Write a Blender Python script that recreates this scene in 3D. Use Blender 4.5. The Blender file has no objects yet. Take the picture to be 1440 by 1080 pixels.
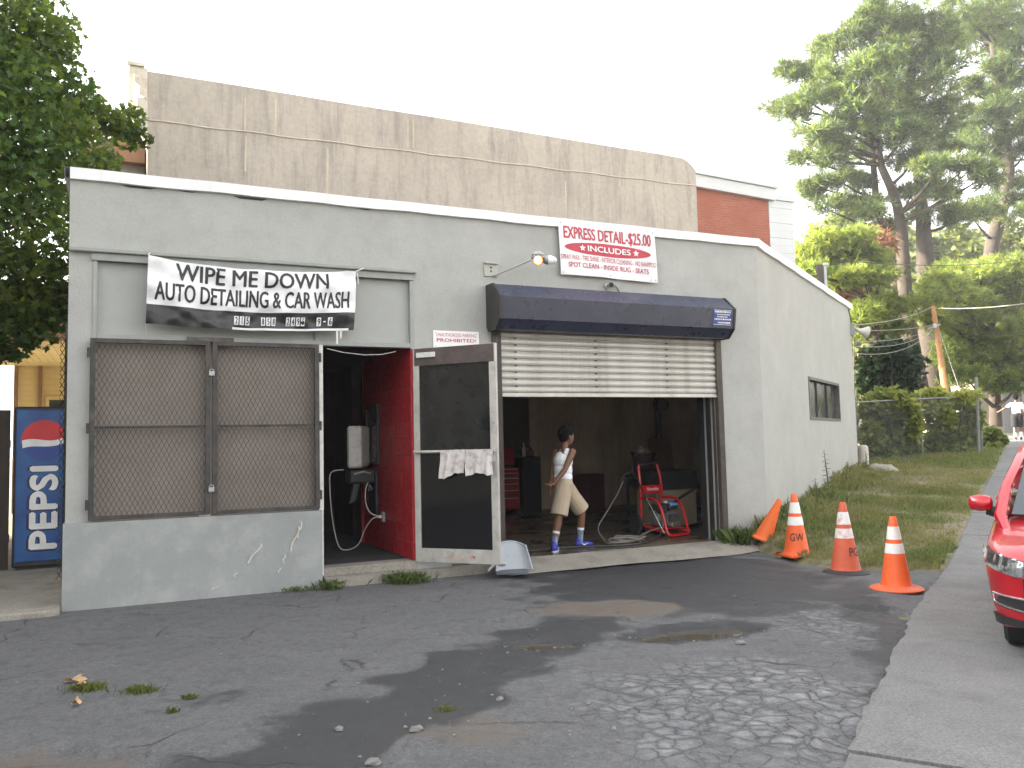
import bpy, bmesh, math, random
import numpy as np
from mathutils import Vector, Matrix
random.seed(7); RNG = np.random.default_rng(11)
SC = bpy.context.scene; COL = SC.collection
R = math.radians; PI = math.pi

# ------------------------------------------------------------------ camera, sky, sun, exposure
PITCH, ROLL, FPX, EYE = 0.07155, -0.0230, 1180.0, 1.5
sp_, cp_, sr_, cr_ = math.sin(PITCH), math.cos(PITCH), math.sin(ROLL), math.cos(ROLL)
c_right = Vector((cr_, -sp_*sr_, cp_*sr_)); c_up = Vector((-sr_, -sp_*cr_, cp_*cr_)); c_fwd = Vector((0, cp_, sp_))
cam = bpy.data.objects.new('camera', bpy.data.cameras.new('camera')); COL.objects.link(cam)
cam.data.sensor_width = 36; cam.data.lens = 36*FPX/1440; cam.data.clip_start = 0.05; cam.data.clip_end = 2000
mw = Matrix.Identity(4)
for i in range(3):
    mw[i][0], mw[i][1], mw[i][2] = c_right[i], c_up[i], -c_fwd[i]
mw[2][3] = EYE; cam.matrix_world = mw; SC.camera = cam

SUN_EL, SUN_X, SUN_Y = R(24), -0.99, 0.10        # low evening sun, left and a little behind the shop front
world = bpy.data.worlds.new('World'); SC.world = world; world.use_nodes = True
wn = world.node_tree; wn.nodes.clear()
sky = wn.nodes.new('ShaderNodeTexSky'); sky.sky_type = 'NISHITA'; sky.sun_disc = False
sky.sun_elevation = SUN_EL; sky.sun_rotation = math.atan2(SUN_X, SUN_Y)
sky.air_density = 1.0; sky.dust_density = 4.0; sky.ozone_density = 1.0
bg = wn.nodes.new('ShaderNodeBackground'); bg.inputs[1].default_value = 0.15
wo = wn.nodes.new('ShaderNodeOutputWorld')
hs = wn.nodes.new('ShaderNodeHueSaturation'); hs.inputs['Saturation'].default_value = 0.06
wn.links.new(sky.outputs[0], hs.inputs['Color']); wn.links.new(hs.outputs[0], bg.inputs[0]); wn.links.new(bg.outputs[0], wo.inputs[0])
sun = bpy.data.objects.new('sun', bpy.data.lights.new('sun', 'SUN')); COL.objects.link(sun)
sun.data.energy = 5.0; sun.data.angle = R(0.6); sun.data.color = (1.0, 0.90, 0.74)
sv = Vector((SUN_X, SUN_Y, 0)).normalized()*math.cos(SUN_EL) + Vector((0, 0, math.sin(SUN_EL)))
sun.rotation_euler = sv.to_track_quat('Z', 'Y').to_euler(); sun.location = (0, 0, 40)
SC.view_settings.view_transform = 'Standard'; SC.view_settings.look = 'None'
SC.view_settings.gamma = 1; SC.view_settings.use_curve_mapping = False
SC.view_settings.exposure = 2.48
SC.cycles.max_bounces = 8; SC.cycles.transparent_max_bounces = 12

# ------------------------------------------------------------------ frames of reference
TH, DF = 0.43513, 9.306                       # direction of the shop front and its distance
ct, st = math.cos(TH), math.sin(TH)
def W(u, v, z=0.0): return Vector((u*ct-(v+DF)*st, u*st+(v+DF)*ct, z))
def UV(x, y): return x*ct+y*st, -x*st+y*ct-DF
SWA = math.atan2(1, .62); swd = (math.cos(SWA), math.sin(SWA))      # direction of the side street
CX, CY, _z = W(8.24, 0)
SL = 7.3                                        # length of the side wall
SA = SWA-TH                                     # side wall direction in the shop's own frame
def at(px, py, Y):
    d = c_right*(px-720)+c_up*(540-py)+c_fwd*FPX
    d = d*(Y/d.y); return Vector((d.x, d.y, d.z+EYE))
def sstep(a, b, x):
    t = np.clip((np.asarray(x, float)-a)/(b-a), 0, 1); return t*t*(3-2*t)
def fY(y): return np.interp(y, [0, 9.3, 10.5, 12, 16, 20, 31, 45, 90, 400], [0, 0, .07, .26, .62, .93, 1.25, 1.7, 3.0, 6.0])
def xb(y): return np.interp(y, [9.2, 9.6, 10.2, 11.8], [5.3, 3.95, 3.42, 3.25])
def edgeX(y): return np.interp(y, [-30, 3.94, 7.57, 12, 19.5, 31, 60], [-18.2, 1.45, 3.55, 6.4, 11.25, 18.1, 36])
def tw(x, y):
    dx, dy = x-CX, y-CY
    return dx*swd[0]+dy*swd[1], dx*swd[1]-dy*swd[0]
def H(x, y):                                     # lie of the land
    x = np.asarray(x, float); y = np.asarray(y, float)
    t, w = tw(x, y)
    m = np.where((t < SL) & (t > -.2), sstep(-.22, -.05, w), 1.0)
    m = np.where(t >= SL, np.maximum(sstep(SL, SL+.8, t), sstep(-.22, -.05, w)), m)
    return fY(y)*m*sstep(3.0, 3.6, x)
def verge(x, y): return sstep(-.12, .16, np.asarray(x)-xb(y))*sstep(9.2, 9.5, y)

# ------------------------------------------------------------------ object helpers
def link(o, parent=None, label=None, cat=None, group=None, kind=None):
    COL.objects.link(o)
    if parent is not None: o.parent = parent
    tag(o, label, cat, group, kind); return o
def tag(o, label=None, cat=None, group=None, kind=None):
    if label: o['label'] = label
    if cat: o['category'] = cat
    if group: o['group'] = group
    if kind: o['kind'] = kind
    return o
def thing(name, label, cat, loc=(0, 0, 0), rz=0.0, group=None):
    o = bpy.data.objects.new(name, None); o.location = loc; o.rotation_euler = (0, 0, rz); o.empty_display_size = .1
    return link(o, None, label, cat, group)
def copy_tree(o, parent=None):
    c = o.copy(); COL.objects.link(c); c.parent = parent
    for ch in list(o.children): copy_tree(ch, c)
    return c

class MB:
    def __init__(s): s.v = []; s.f = []; s.m = []; s.mats = []; s.cur = 0
    def mat(s, m):
        if m not in s.mats: s.mats.append(m)
        s.cur = s.mats.index(m); return s
    def add(s, vs, fs, M=None):
        n = len(s.v)
        for p in vs:
            p = Vector(p)
            if M is not None: p = M @ p
            s.v.append(p)
        for f in fs: s.f.append([i+n for i in f]); s.m.append(s.cur)
        return s
    def box(s, x0, x1, y0, y1, z0, z1, M=None, b=0.0):
        if b <= 0:
            vs = [(x, y, z) for z in (z0, z1) for y in (y0, y1) for x in (x0, x1)]
            return s.add(vs, [(0, 2, 3, 1), (4, 5, 7, 6), (0, 1, 5, 4), (2, 6, 7, 3), (0, 4, 6, 2), (1, 3, 7, 5)], M)
        bm = bmesh.new(); bmesh.ops.create_cube(bm, size=1)
        for v in bm.verts:
            v.co = ((x0+x1)/2+v.co.x*(x1-x0), (y0+y1)/2+v.co.y*(y1-y0), (z0+z1)/2+v.co.z*(z1-z0))
        bmesh.ops.bevel(bm, geom=bm.edges[:], offset=b, segments=1, affect='EDGES')
        bm.verts.index_update()
        s.add([v.co.copy() for v in bm.verts], [[v.index for v in f.verts] for f in bm.faces], M); bm.free(); return s
    def prism(s, pts, y0, y1, M=None):           # polygon in x,z swept along y
        n = len(pts)
        vs = [(p[0], y0, p[1]) for p in pts]+[(p[0], y1, p[1]) for p in pts]
        fs = [list(range(n)), list(range(2*n-1, n-1, -1))]+[(i, i+n, (i+1) % n+n, (i+1) % n) for i in range(n)]
        return s.add(vs, fs, M)
    def slab(s, pts, z0, z1, M=None):            # polygon in x,y swept along z
        n = len(pts)
        vs = [(p[0], p[1], z0) for p in pts]+[(p[0], p[1], z1) for p in pts]
        fs = [list(range(n-1, -1, -1)), list(range(n, 2*n))]+[(i, (i+1) % n, (i+1) % n+n, i+n) for i in range(n)]
        return s.add(vs, fs, M)
    def tube(s, pts, r, n=8, M=None, cap=True):
        pts = [Vector(p) for p in pts]; k = len(pts)
        rs = r if isinstance(r, (list, tuple)) else [r]*k
        vs = []; prev = None
        for i, p in enumerate(pts):
            t = (pts[min(i+1, k-1)]-pts[max(i-1, 0)]).normalized()
            if prev is None:
                a = Vector((0, 0, 1)) if abs(t.z) < .9 else Vector((1, 0, 0))
                x = t.cross(a).normalized()
            else:
                x = (prev-t*prev.dot(t)).normalized()
            prev = x; y = t.cross(x)
            for j in range(n):
                an = 2*PI*j/n; vs.append(p+x*(rs[i]*math.cos(an))+y*(rs[i]*math.sin(an)))
        fs = [(i*n+j, i*n+(j+1) % n, (i+1)*n+(j+1) % n, (i+1)*n+j) for i in range(k-1) for j in range(n)]
        if cap: fs += [list(range(n-1, -1, -1)), list(range((k-1)*n, k*n))]
        return s.add(vs, fs, M)
    def lathe(s, prof, n=20, M=None, cap=True):  # (r,z) profile about z
        k = len(prof)
        vs = [(r*math.cos(2*PI*j/n), r*math.sin(2*PI*j/n), z) for r, z in prof for j in range(n)]
        fs = [(i*n+j, i*n+(j+1) % n, (i+1)*n+(j+1) % n, (i+1)*n+j) for i in range(k-1) for j in range(n)]
        if cap: fs += [list(range(n-1, -1, -1)), list(range((k-1)*n, k*n))]
        return s.add(vs, fs, M)
    def ball(s, c, r, n=14, M=None, rot=None):
        r = (r, r, r) if not isinstance(r, (tuple, list)) else r
        vs = [(0, 0, -1)]; m = max(5, n//2)
        for i in range(1, m):
            a = -PI/2+PI*i/m
            vs += [(math.cos(a)*math.cos(2*PI*j/n), math.cos(a)*math.sin(2*PI*j/n), math.sin(a)) for j in range(n)]
        vs.append((0, 0, 1)); q = []
        for v in vs:
            v = Vector((v[0]*r[0], v[1]*r[1], v[2]*r[2]))
            if rot is not None: v = rot @ v
            q.append(v+Vector(c))
        fs = [(0, 1+(j+1) % n, 1+j) for j in range(n)]
        for i in range(m-2): fs += [(1+i*n+j, 1+i*n+(j+1) % n, 1+(i+1)*n+(j+1) % n, 1+(i+1)*n+j) for j in range(n)]
        last = len(vs)-1; b = 1+(m-2)*n
        fs += [(last, b+j, b+(j+1) % n) for j in range(n)]
        return s.add(q, fs, M)
    def cap(s, p0, p1, r0, r1=None, n=12):       # closed round cone
        r1 = r0 if r1 is None else r1
        s.ball(p0, r0, n); s.ball(p1, r1, n); s.tube([p0, p1], [r0, r1], n); return s
    def grid(s, fn, nu, nv, M=None, flip=False):
        vs = [fn(i/nu, j/nv) for j in range(nv+1) for i in range(nu+1)]
        w = nu+1
        fs = [(j*w+i, j*w+i+1, (j+1)*w+i+1, (j+1)*w+i) for j in range(nv) for i in range(nu)]
        if flip: fs = [f[::-1] for f in fs]
        return s.add(vs, fs, M)
    def build(s, name, m=None, parent=None, label=None, cat=None, group=None, kind=None, loc=None, rz=None, smooth=False, bevel=0.0):
        me = bpy.data.meshes.new(name)
        me.from_pydata([tuple(v) for v in s.v], [], s.f)
        mats = [m] if m is not None else s.mats
        for q in mats: me.materials.append(q)
        if m is None and s.m: me.polygons.foreach_set('material_index', s.m)
        if smooth: me.polygons.foreach_set('use_smooth', [True]*len(s.f))
        me.update(); o = bpy.data.objects.new(name, me)
        if loc is not None: o.location = loc
        if rz is not None: o.rotation_euler = (0, 0, rz)
        link(o, parent, label, cat, group, kind)
        if bevel > 0:
            md = o.modifiers.new('edge', 'BEVEL'); md.width = bevel; md.segments = 2; md.limit_method = 'ANGLE'
        if smooth and bevel == 0:
            try: me.set_sharp_from_angle(angle=R(42))
            except Exception: pass
        return o

def np_mesh(name, V, F, mat, parent=None, tint=None, smooth=False, **kw):
    """V (N,3), F (M,k); tint = per-vertex colour factor (N,3)"""
    me = bpy.data.meshes.new(name); k = F.shape[1]
    me.vertices.add(len(V)); me.vertices.foreach_set('co', np.ascontiguousarray(V, np.float32).ravel())
    me.loops.add(F.size); me.loops.foreach_set('vertex_index', np.ascontiguousarray(F, np.int32).ravel())
    me.polygons.add(len(F)); me.polygons.foreach_set('loop_start', np.arange(0, F.size, k, dtype=np.int32))
    me.polygons.foreach_set('loop_total', np.full(len(F), k, np.int32))
    if smooth: me.polygons.foreach_set('use_smooth', np.ones(len(F), bool))
    if tint is not None:
        a = me.color_attributes.new('tint', 'FLOAT_COLOR', 'POINT')
        c = np.ones((len(V), 4), np.float32); c[:, :3] = tint
        a.data.foreach_set('color', c.ravel())
    me.materials.append(mat); me.update(calc_edges=True); me.validate()
    o = bpy.data.objects.new(name, me); return link(o, parent, **kw)

def bake(o, mods):
    for t, kw in mods:
        md = o.modifiers.new('m', t)
        for k, v in kw.items(): setattr(md, k, v)
    dg = bpy.context.evaluated_depsgraph_get(); dg.update()
    me = bpy.data.meshes.new_from_object(o.evaluated_get(dg)); old = o.data
    o.modifiers.clear(); o.data = me; bpy.data.meshes.remove(old); me.name = o.name
    return o
def melt(mb, name, m, parent, voxel, it=6, label=None):
    o = mb.build(name, m, parent, label)
    bake(o, [('REMESH', dict(mode='VOXEL', voxel_size=voxel)), ('SMOOTH', dict(factor=.5, iterations=it))])
    o.data.polygons.foreach_set('use_smooth', [True]*len(o.data.polygons)); return o

# ------------------------------------------------------------------ materials
MATS = {}
def spline(pts, k=6):
    P_ = [Vector(p) for p in pts]; out = []
    for i in range(len(P_)-1):
        a, b, c, d = P_[max(i-1, 0)], P_[i], P_[i+1], P_[min(i+2, len(P_)-1)]
        for j in range(k):
            t = j/k; out.append(.5*((2*b)+(c-a)*t+(2*a-5*b+4*c-d)*t*t+(3*b-a-3*c+d)*t**3))
    return out+[P_[-1]]
def newmat(name):
    m = bpy.data.materials.new(name); m.use_nodes = True; nt = m.node_tree
    return m, nt, nt.nodes['Principled BSDF']
def N(nt, t, **kw):
    n = nt.nodes.new(t)
    for k, v in kw.items():
        if k.startswith('i_'): n.inputs[k[2:].replace('_', ' ')].default_value = v
        else: setattr(n, k, v)
    return n
def noise(nt, vec, scale, detail=4, rough=.6):
    n = N(nt, 'ShaderNodeTexNoise'); n.inputs['Scale'].default_value = scale; n.inputs['Detail'].default_value = detail; n.inputs['Roughness'].default_value = rough
    nt.links.new(vec, n.inputs['Vector']); return n.outputs['Fac']
def ramp(nt, fac, a, b, ca=(0, 0, 0, 1), cb=(1, 1, 1, 1)):
    r = N(nt, 'ShaderNodeValToRGB'); e = r.color_ramp.elements
    e[0].position = a; e[1].position = b; e[0].color = ca; e[1].color = cb
    nt.links.new(fac, r.inputs[0]); return r.outputs[0]
def mix(nt, fac, A, B, blend='MIX'):
    n = N(nt, 'ShaderNodeMix', data_type='RGBA', blend_type=blend)
    for idx, val in ((0, fac), (6, A), (7, B)):
        if hasattr(val, 'is_output'): nt.links.new(val, n.inputs[idx])
        else: n.inputs[idx].default_value = val if idx == 0 else (tuple(val)+(1,) if len(val) == 3 else val)
    return n.outputs[2]
def mathn(nt, op, a, b=0.0):
    n = N(nt, 'ShaderNodeMath', operation=op)
    for i, q in enumerate((a, b)):
        if hasattr(q, 'is_output'): nt.links.new(q, n.inputs[i])
        else: n.inputs[i].default_value = q
    return n.outputs[0]
def coord(nt, scale=(1, 1, 1), world=False):
    if world:
        g = N(nt, 'ShaderNodeNewGeometry').outputs['Position']
    else: g = N(nt, 'ShaderNodeTexCoord').outputs['Object']
    mp = N(nt, 'ShaderNodeMapping'); mp.inputs['Scale'].default_value = scale
    nt.links.new(g, mp.inputs['Vector']); return mp.outputs[0]
def bumpn(nt, b, h, strength, dist=.01):
    n = N(nt, 'ShaderNodeBump'); n.inputs['Strength'].default_value = strength; n.inputs['Distance'].default_value = dist
    nt.links.new(h, n.inputs['Height']); nt.links.new(n.outputs[0], b.inputs['Normal']); return n
def M(name, col, rough=.7, metal=0.0, var=.18, vs=2.5, bump=.12, bs=70, dirt=None, dirt_amt=.5, dirt_scale=3, streak=False, emit=None, spec=.5, coat=0, world=False, grain=None):
    if name in MATS: return MATS[name]
    m, nt, b = newmat(name); L = nt.links
    v = coord(nt, world=world)
    n1 = noise(nt, v, vs, 6, .65); f = ramp(nt, n1, .3, .7)
    lo = tuple(c*(1-var) for c in col); hi = tuple(min(1, c*(1+var)) for c in col)
    c = mix(nt, f, lo, hi)
    if dirt is not None:
        v2 = coord(nt, (1, 1, .12) if streak else (1, 1, 1), world)
        n2 = noise(nt, v2, dirt_scale, 8, .7)
        k = mathn(nt, 'MULTIPLY', ramp(nt, n2, .48, .72), dirt_amt)
        c = mix(nt, k, c, dirt)
    if grain:
        gs, ga = grain; g_ = ramp(nt, noise(nt, v, gs, 4, .9), .33, .67, (1-ga, 1-ga, 1-ga, 1), (1+ga, 1+ga, 1+ga, 1)); c = mix(nt, 1.0, c, g_, 'MULTIPLY')
    L.new(c, b.inputs['Base Color'])
    b.inputs['Roughness'].default_value = rough; b.inputs['Metallic'].default_value = metal
    b.inputs['Specular IOR Level'].default_value = spec; b.inputs['Coat Weight'].default_value = coat
    if rough > .12:
        r = mathn(nt, 'ADD', mathn(nt, 'MULTIPLY', noise(nt, v, vs*3, 3), .25), max(0.02, rough-.125)); L.new(r, b.inputs['Roughness'])
    if bump > 0: bumpn(nt, b, noise(nt, v, bs, 5, .7), bump)
    if emit: b.inputs['Emission Color'].default_value = tuple(emit[:3])+(1,); b.inputs['Emission Strength'].default_value = emit[3]
    MATS[name] = m; return m
def leafmat(name, col, trans=.35, rough=.55, tcol=None, var=.35):
    m, nt, b = newmat(name); L = nt.links
    at_ = N(nt, 'ShaderNodeAttribute', attribute_name='tint')
    c = mix(nt, 1.0, tuple(col), at_.outputs['Color'], 'MULTIPLY')
    L.new(c, b.inputs['Base Color']); b.inputs['Roughness'].default_value = rough; b.inputs['Specular IOR Level'].default_value = .3
    t = N(nt, 'ShaderNodeBsdfTranslucent')
    tc = mix(nt, 1.0, tuple(tcol or (col[0]*1.7, col[1]*1.5, col[2]*.6)), at_.outputs['Color'], 'MULTIPLY')
    L.new(tc, t.inputs[0])
    ms = N(nt, 'ShaderNodeMixShader'); ms.inputs[0].default_value = trans
    L.new(b.outputs[0], ms.inputs[1]); L.new(t.outputs[0], ms.inputs[2])
    L.new(ms.outputs[0], nt.nodes['Material Output'].inputs['Surface']); MATS[name] = m; return m
def glassmat(name, col, rough=.04, trans=.0, alpha=None, dirt=.3):
    m, nt, b = newmat(name); v = coord(nt)
    k = mathn(nt, 'MULTIPLY', ramp(nt, noise(nt, v, 3, 8, .7), .4, .8), dirt)
    c = mix(nt, k, col, (.25, .24, .21)); nt.links.new(c, b.inputs['Base Color'])
    r = mathn(nt, 'ADD', mathn(nt, 'MULTIPLY', k, .5), rough); nt.links.new(r, b.inputs['Roughness'])
    b.inputs['Transmission Weight'].default_value = trans; b.inputs['IOR'].default_value = 1.5
    MATS[name] = m; return m

# --- text as flat lettering, fitted to a box and mapped onto a surface
def text_mesh(body, embolden=0.0, sub=0):
    cu = bpy.data.curves.new('lettering', 'FONT'); cu.body = body; cu.resolution_u = 3; cu.offset = embolden
    o = bpy.data.objects.new('lettering', cu); COL.objects.link(o)
    dg = bpy.context.evaluated_depsgraph_get(); dg.update()
    me = bpy.data.meshes.new_from_object(o.evaluated_get(dg)); bpy.data.objects.remove(o)
    bm = bmesh.new(); bm.from_mesh(me); bpy.data.meshes.remove(me)
    bmesh.ops.triangulate(bm, faces=bm.faces[:])
    if sub:                                       # cut along a grid so that the lettering can follow the cloth
        xs_ = [v.co.x for v in bm.verts]; k = max(2, int((max(xs_)-min(xs_))/.45)); st_ = (max(xs_)-min(xs_))/k
        cuts = [((min(xs_)+st_*i, 0, 0), (1, 0, 0)) for i in range(1, k)]
        ys_ = [v.co.y for v in bm.verts]; cuts += [((0, min(ys_)+(max(ys_)-min(ys_))*i/3, 0), (0, 1, 0)) for i in (1, 2)]
        for co, no in cuts: bmesh.ops.bisect_plane(bm, geom=bm.verts[:]+bm.edges[:]+bm.faces[:], plane_co=co, plane_no=no, dist=1e-5)
    bm.verts.index_update()
    V = np.array([v.co[:2] for v in bm.verts]); F = [[v.index for v in f.verts] for f in bm.faces]; bm.free()
    V -= V.min(0); V /= V.max(0); return V, F
def lettering(body, x0, x1, z0, z1, fn, m, parent, emb=.0, sub=1, name='lettering', rot=False, xs=1.0):
    """fn(x,z) -> point on the carrier; letters sit a millimetre or two proud of it"""
    V, F = text_mesh(body, 0, sub); mb = MB()
    w_ = emb*(z1-z0 if not rot else x1-x0)*1.2     # bolder strokes: the letters laid over themselves a hair apart
    for k, (dx, dz) in enumerate(((0, 0), (-1, 0), (1, 0), (0, .7), (0, -.7)) if emb > 0 else ((0, 0),)):
        vs = []
        for a, b in V:
            if rot: x, z = x1-(x1-x0)*b, z0+(z1-z0)*a
            else: x, z = x0+(x1-x0)*a, z0+(z1-z0)*b
            vs.append(fn(x+dx*w_*xs, z+dz*w_)+Vector((0, -.0004*k, 0)))
        mb.add(vs, F)
    return mb.build(name, m, parent)
def star(cx, cz, r, n=5):
    return [(cx+(r if i % 2 == 0 else r*.42)*math.sin(PI*i/n), cz+(r if i % 2 == 0 else r*.42)*math.cos(PI*i/n)) for i in range(2*n)]
# ------------------------------------------------------------------ palette
stucco = M('grey_painted_stucco', (.375, .378, .360), .85, 0, .09, 1.4, .5, 38, dirt=(.27, .265, .245), dirt_amt=.4, dirt_scale=4.5, grain=(30, .06))
plinthm = M('grey_painted_plinth', (.275, .290, .285), .8, 0, .09, 1.6, .4, 40, dirt=(.50, .49, .46), dirt_amt=.35, dirt_scale=3.5)
sidem = M('grey_side_stucco', (.385, .38, .355), .88, 0, .07, 1.3, .5, 34, dirt=(.29, .28, .255), dirt_amt=.3, dirt_scale=3.2, grain=(30, .06))
trimg = M('grey_painted_wood', (.30, .315, .30), .6, 0, .08, 3, .15, 30, dirt=(.16, .15, .13), dirt_amt=.3, dirt_scale=5)
panelg = M('grey_painted_panel', (.35, .358, .342), .65, 0, .05, 1.4, .1, 25, dirt=(.26, .26, .24), dirt_amt=.3, dirt_scale=2)
coping = M('white_coping', (.78, .79, .80), .45, 0, .05, 2, .12, 20, dirt=(.42, .38, .33), dirt_amt=.22, dirt_scale=7, streak=True)
tar = M('black_tar', (.02, .02, .022), .6)
steeld = M('dark_weathered_steel', (.060, .056, .055), .55, .3, .3, 6, .2, 60, dirt=(.20, .17, .14), dirt_amt=.5, dirt_scale=7)
screenm = M('screen_steel', (.050, .047, .045), .6, .3, .25, 8, .2, 60, dirt=(.13, .10, .08), dirt_amt=.5, dirt_scale=8)
backing = M('dusty_backing_board', (.225, .188, .160), .5, 0, .18, .9, .1, 12, dirt=(.24, .22, .20), dirt_amt=.45, dirt_scale=1.8)
whitep = M('chipped_white_paint', (.68, .67, .63), .55, 0, .08, 5, .2, 50, dirt=(.22, .18, .14), dirt_amt=.5, dirt_scale=9)
alum = M('dirty_aluminium', (.50, .485, .45), .5, .35, .12, 4, .15, 50, dirt=(.20, .17, .14), dirt_amt=.55, dirt_scale=7)
bronze = M('brown_anodised_rail', (.085, .066, .062), .5, .3, .2, 5, .1, 50, dirt=(.20, .14, .12), dirt_amt=.4, dirt_scale=5)
slatm = M('weathered_shutter_slat', (.50, .485, .45), .5, .25, .12, 3, .1, 40, dirt=(.24, .19, .14), dirt_amt=.6, dirt_scale=4, streak=True)
hoodm = M('sky_tinted_hood', (.020, .026, .060), .30, .0, .25, 3, .05, 40, dirt=(.05, .045, .04), dirt_amt=.35, dirt_scale=3, spec=.6, coat=.15)  # dark hood; the blue of reflected sky is put into its base colour
blackp = M('black_paint', (.018, .018, .019), .45, 0, .3, 4, .12, 40, dirt=(.10, .09, .08), dirt_amt=.35, dirt_scale=6)
woodj = M('peeling_jamb_wood', (.055, .045, .038), .75, 0, .35, 6, .4, 40, dirt=(.34, .29, .22), dirt_amt=.45, dirt_scale=6, streak=True)
redblk = M('red_painted_block', (.36, .016, .022), .42, 0, .15, 4, .25, 55, dirt=(.18, .01, .014), dirt_amt=.4, dirt_scale=3, spec=.55)
redjnt = M('red_painted_mortar', (.16, .008, .012), .6, 0, .2, 5, .3, 60)
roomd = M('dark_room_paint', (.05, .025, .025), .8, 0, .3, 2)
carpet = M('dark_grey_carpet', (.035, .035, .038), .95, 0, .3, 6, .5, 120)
garw = M('stained_cream_block', (.70, .56, .39), .75, 0, .2, 1.2, .3, 30, dirt=(.20, .15, .09), dirt_amt=.5, dirt_scale=1.6, streak=True)
ceilm = M('sooty_ceiling', (.45, .40, .33), .9, 0, .3, 2)
conc = M('pale_concrete', (.28, .26, .225), .85, 0, .16, 1.6, .5, 55, dirt=(.12, .105, .09), dirt_amt=.7, dirt_scale=3.4, world=True, grain=(45, .3))
party = M('weathered_party_wall', (.45, .395, .335), .9, 0, .13, .6, .4, 22, dirt=(.22, .19, .175), dirt_amt=.7, dirt_scale=4.6, streak=True, grain=(9, .12))
whitew = M('white_painted_siding', (.56, .575, .59), .5, 0, .05, 2, .08, 30, dirt=(.5, .48, .44), dirt_amt=.3, dirt_scale=3)
cream = M('cream_siding', (.68, .55, .30), .6, 0, .07, 2, .08, 30, dirt=(.45, .34, .18), dirt_amt=.35, dirt_scale=3)
brownw = M('brown_porch_board', (.25, .14, .09), .65, 0, .2, 4, .15, 30)
brownd = M('dark_stained_board', (.035, .024, .018), .75, 0, .35, 4, .3, 35, dirt=(.08, .055, .04), dirt_amt=.5, dirt_scale=5, streak=True)
grime = M('grey_stone_chip', (.30, .29, .28), .85, 0, .3, 9, .3, 60)
ironm = M('black_iron', (.022, .021, .021), .5, .3)
galv = M('galvanised_steel', (.36, .37, .37), .45, .5, .15, 6, .1, 60)
vinyl = M('white_banner_vinyl', (.74, .74, .76), .5, 0, .05, 2, .05, 20, dirt=(.50, .48, .46), dirt_amt=.4, dirt_scale=2.5)
blkvin = M('black_banner_vinyl', (.022, .022, .024), .38, 0, .3, 3, .2, 14, dirt=(.10, .10, .10), dirt_amt=.4, dirt_scale=6)
inkb = M('black_print', (.020, .020, .022), .5)
inkr = M('red_print', (.46, .030, .055), .5, 0, .2, 4)
inkw = M('white_print', (.80, .80, .80), .5)
inkbl = M('blue_print', (.03, .05, .22), .45)
plate = M('white_sign_plate', (.78, .78, .79), .4, 0, .04, 3, .03, 20)

# bricks far away (rows of a few centimetres are below a pixel)
def brickmat(name, c1, c2, mort, scale=1.0, bw=.21, bh=.075):
    m, nt, b = newmat(name); v = coord(nt)
    sx = N(nt, 'ShaderNodeSeparateXYZ'); nt.links.new(v, sx.inputs[0])
    cb = N(nt, 'ShaderNodeCombineXYZ'); nt.links.new(mathn(nt, 'ADD', sx.outputs[0], sx.outputs[1]), cb.inputs[0]); nt.links.new(sx.outputs[2], cb.inputs[1])
    t = N(nt, 'ShaderNodeTexBrick'); nt.links.new(cb.outputs[0], t.inputs['Vector'])
    t.inputs['Scale'].default_value = scale; t.inputs['Brick Width'].default_value = bw; t.inputs['Row Height'].default_value = bh
    t.inputs['Mortar Size'].default_value = .007; t.inputs['Color1'].default_value = c1+(1,); t.inputs['Color2'].default_value = c2+(1,); t.inputs['Mortar'].default_value = mort+(1,)
    c = mix(nt, ramp(nt, noise(nt, v, 1.3, 6), .3, .75), t.outputs['Color'], tuple(q*.75 for q in c1)); nt.links.new(c, b.inputs['Base Color'])
    b.inputs['Roughness'].default_value = .85; bumpn(nt, b, t.outputs['Fac'], -.3); return m
brickm = brickmat('red_brickwork', (.40, .12, .07), (.31, .085, .055), (.33, .22, .17))
cinder = brickmat('cinder_block_wall', (.36, .31, .25), (.31, .27, .22), (.24, .20, .17), bw=.42, bh=.21)

# ------------------------------------------------------------------ ground, lot, sidewalk
def sheet(name, xs, ys, zf, mat, keep=None, tint=None, **kw):
    X, Y = np.meshgrid(xs, ys); Z = zf(X, Y); V = np.stack([X, Y, Z], -1).reshape(-1, 3)
    nx, ny = len(xs), len(ys); i, j = np.meshgrid(np.arange(nx-1), np.arange(ny-1)); a = (j*nx+i).ravel()
    F = np.stack([a, a+1, a+nx+1, a+nx], 1)
    if keep is not None: F = F[keep(V[F].mean(1))]
    return np_mesh(name, V, F, mat, tint=None if tint is None else tint(V[:, 0], V[:, 1]), smooth=True, **kw)

gm, nt, b = newmat('verge_soil')
v = coord(nt, world=True)
c = mix(nt, ramp(nt, noise(nt, v, 1.1, 6), .35, .65), (.15, .14, .07), (.24, .20, .13))
c = mix(nt, ramp(nt, noise(nt, v, 9, 4), .45, .7), c, (.07, .085, .025)); nt.links.new(c, b.inputs['Base Color']); b.inputs['Roughness'].default_value = .95
bumpn(nt, b, noise(nt, v, 40, 5), .6, .03)
xs = np.concatenate([np.linspace(-400, -10, 14), np.linspace(-8, 2.4, 10), np.arange(2.6, 13, .13), np.linspace(13.5, 40, 40), np.linspace(45, 500, 16)])
ys = np.concatenate([np.linspace(-60, 8, 12), np.arange(8.5, 22, .14), np.linspace(22.5, 60, 50), np.linspace(70, 700, 16)])
def ground_z(x, y):
    on = verge(x, y); bump = .018*np.sin(x*5.1+y*2.3)*np.sin(y*4.3-x*1.7)
    return H(x, y)-.07+on*(.085+bump)*(x < 60)-.02*(x > edgeX(y)-.02)
sheet('ground', xs, ys, ground_z, gm, kind='structure')

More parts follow.
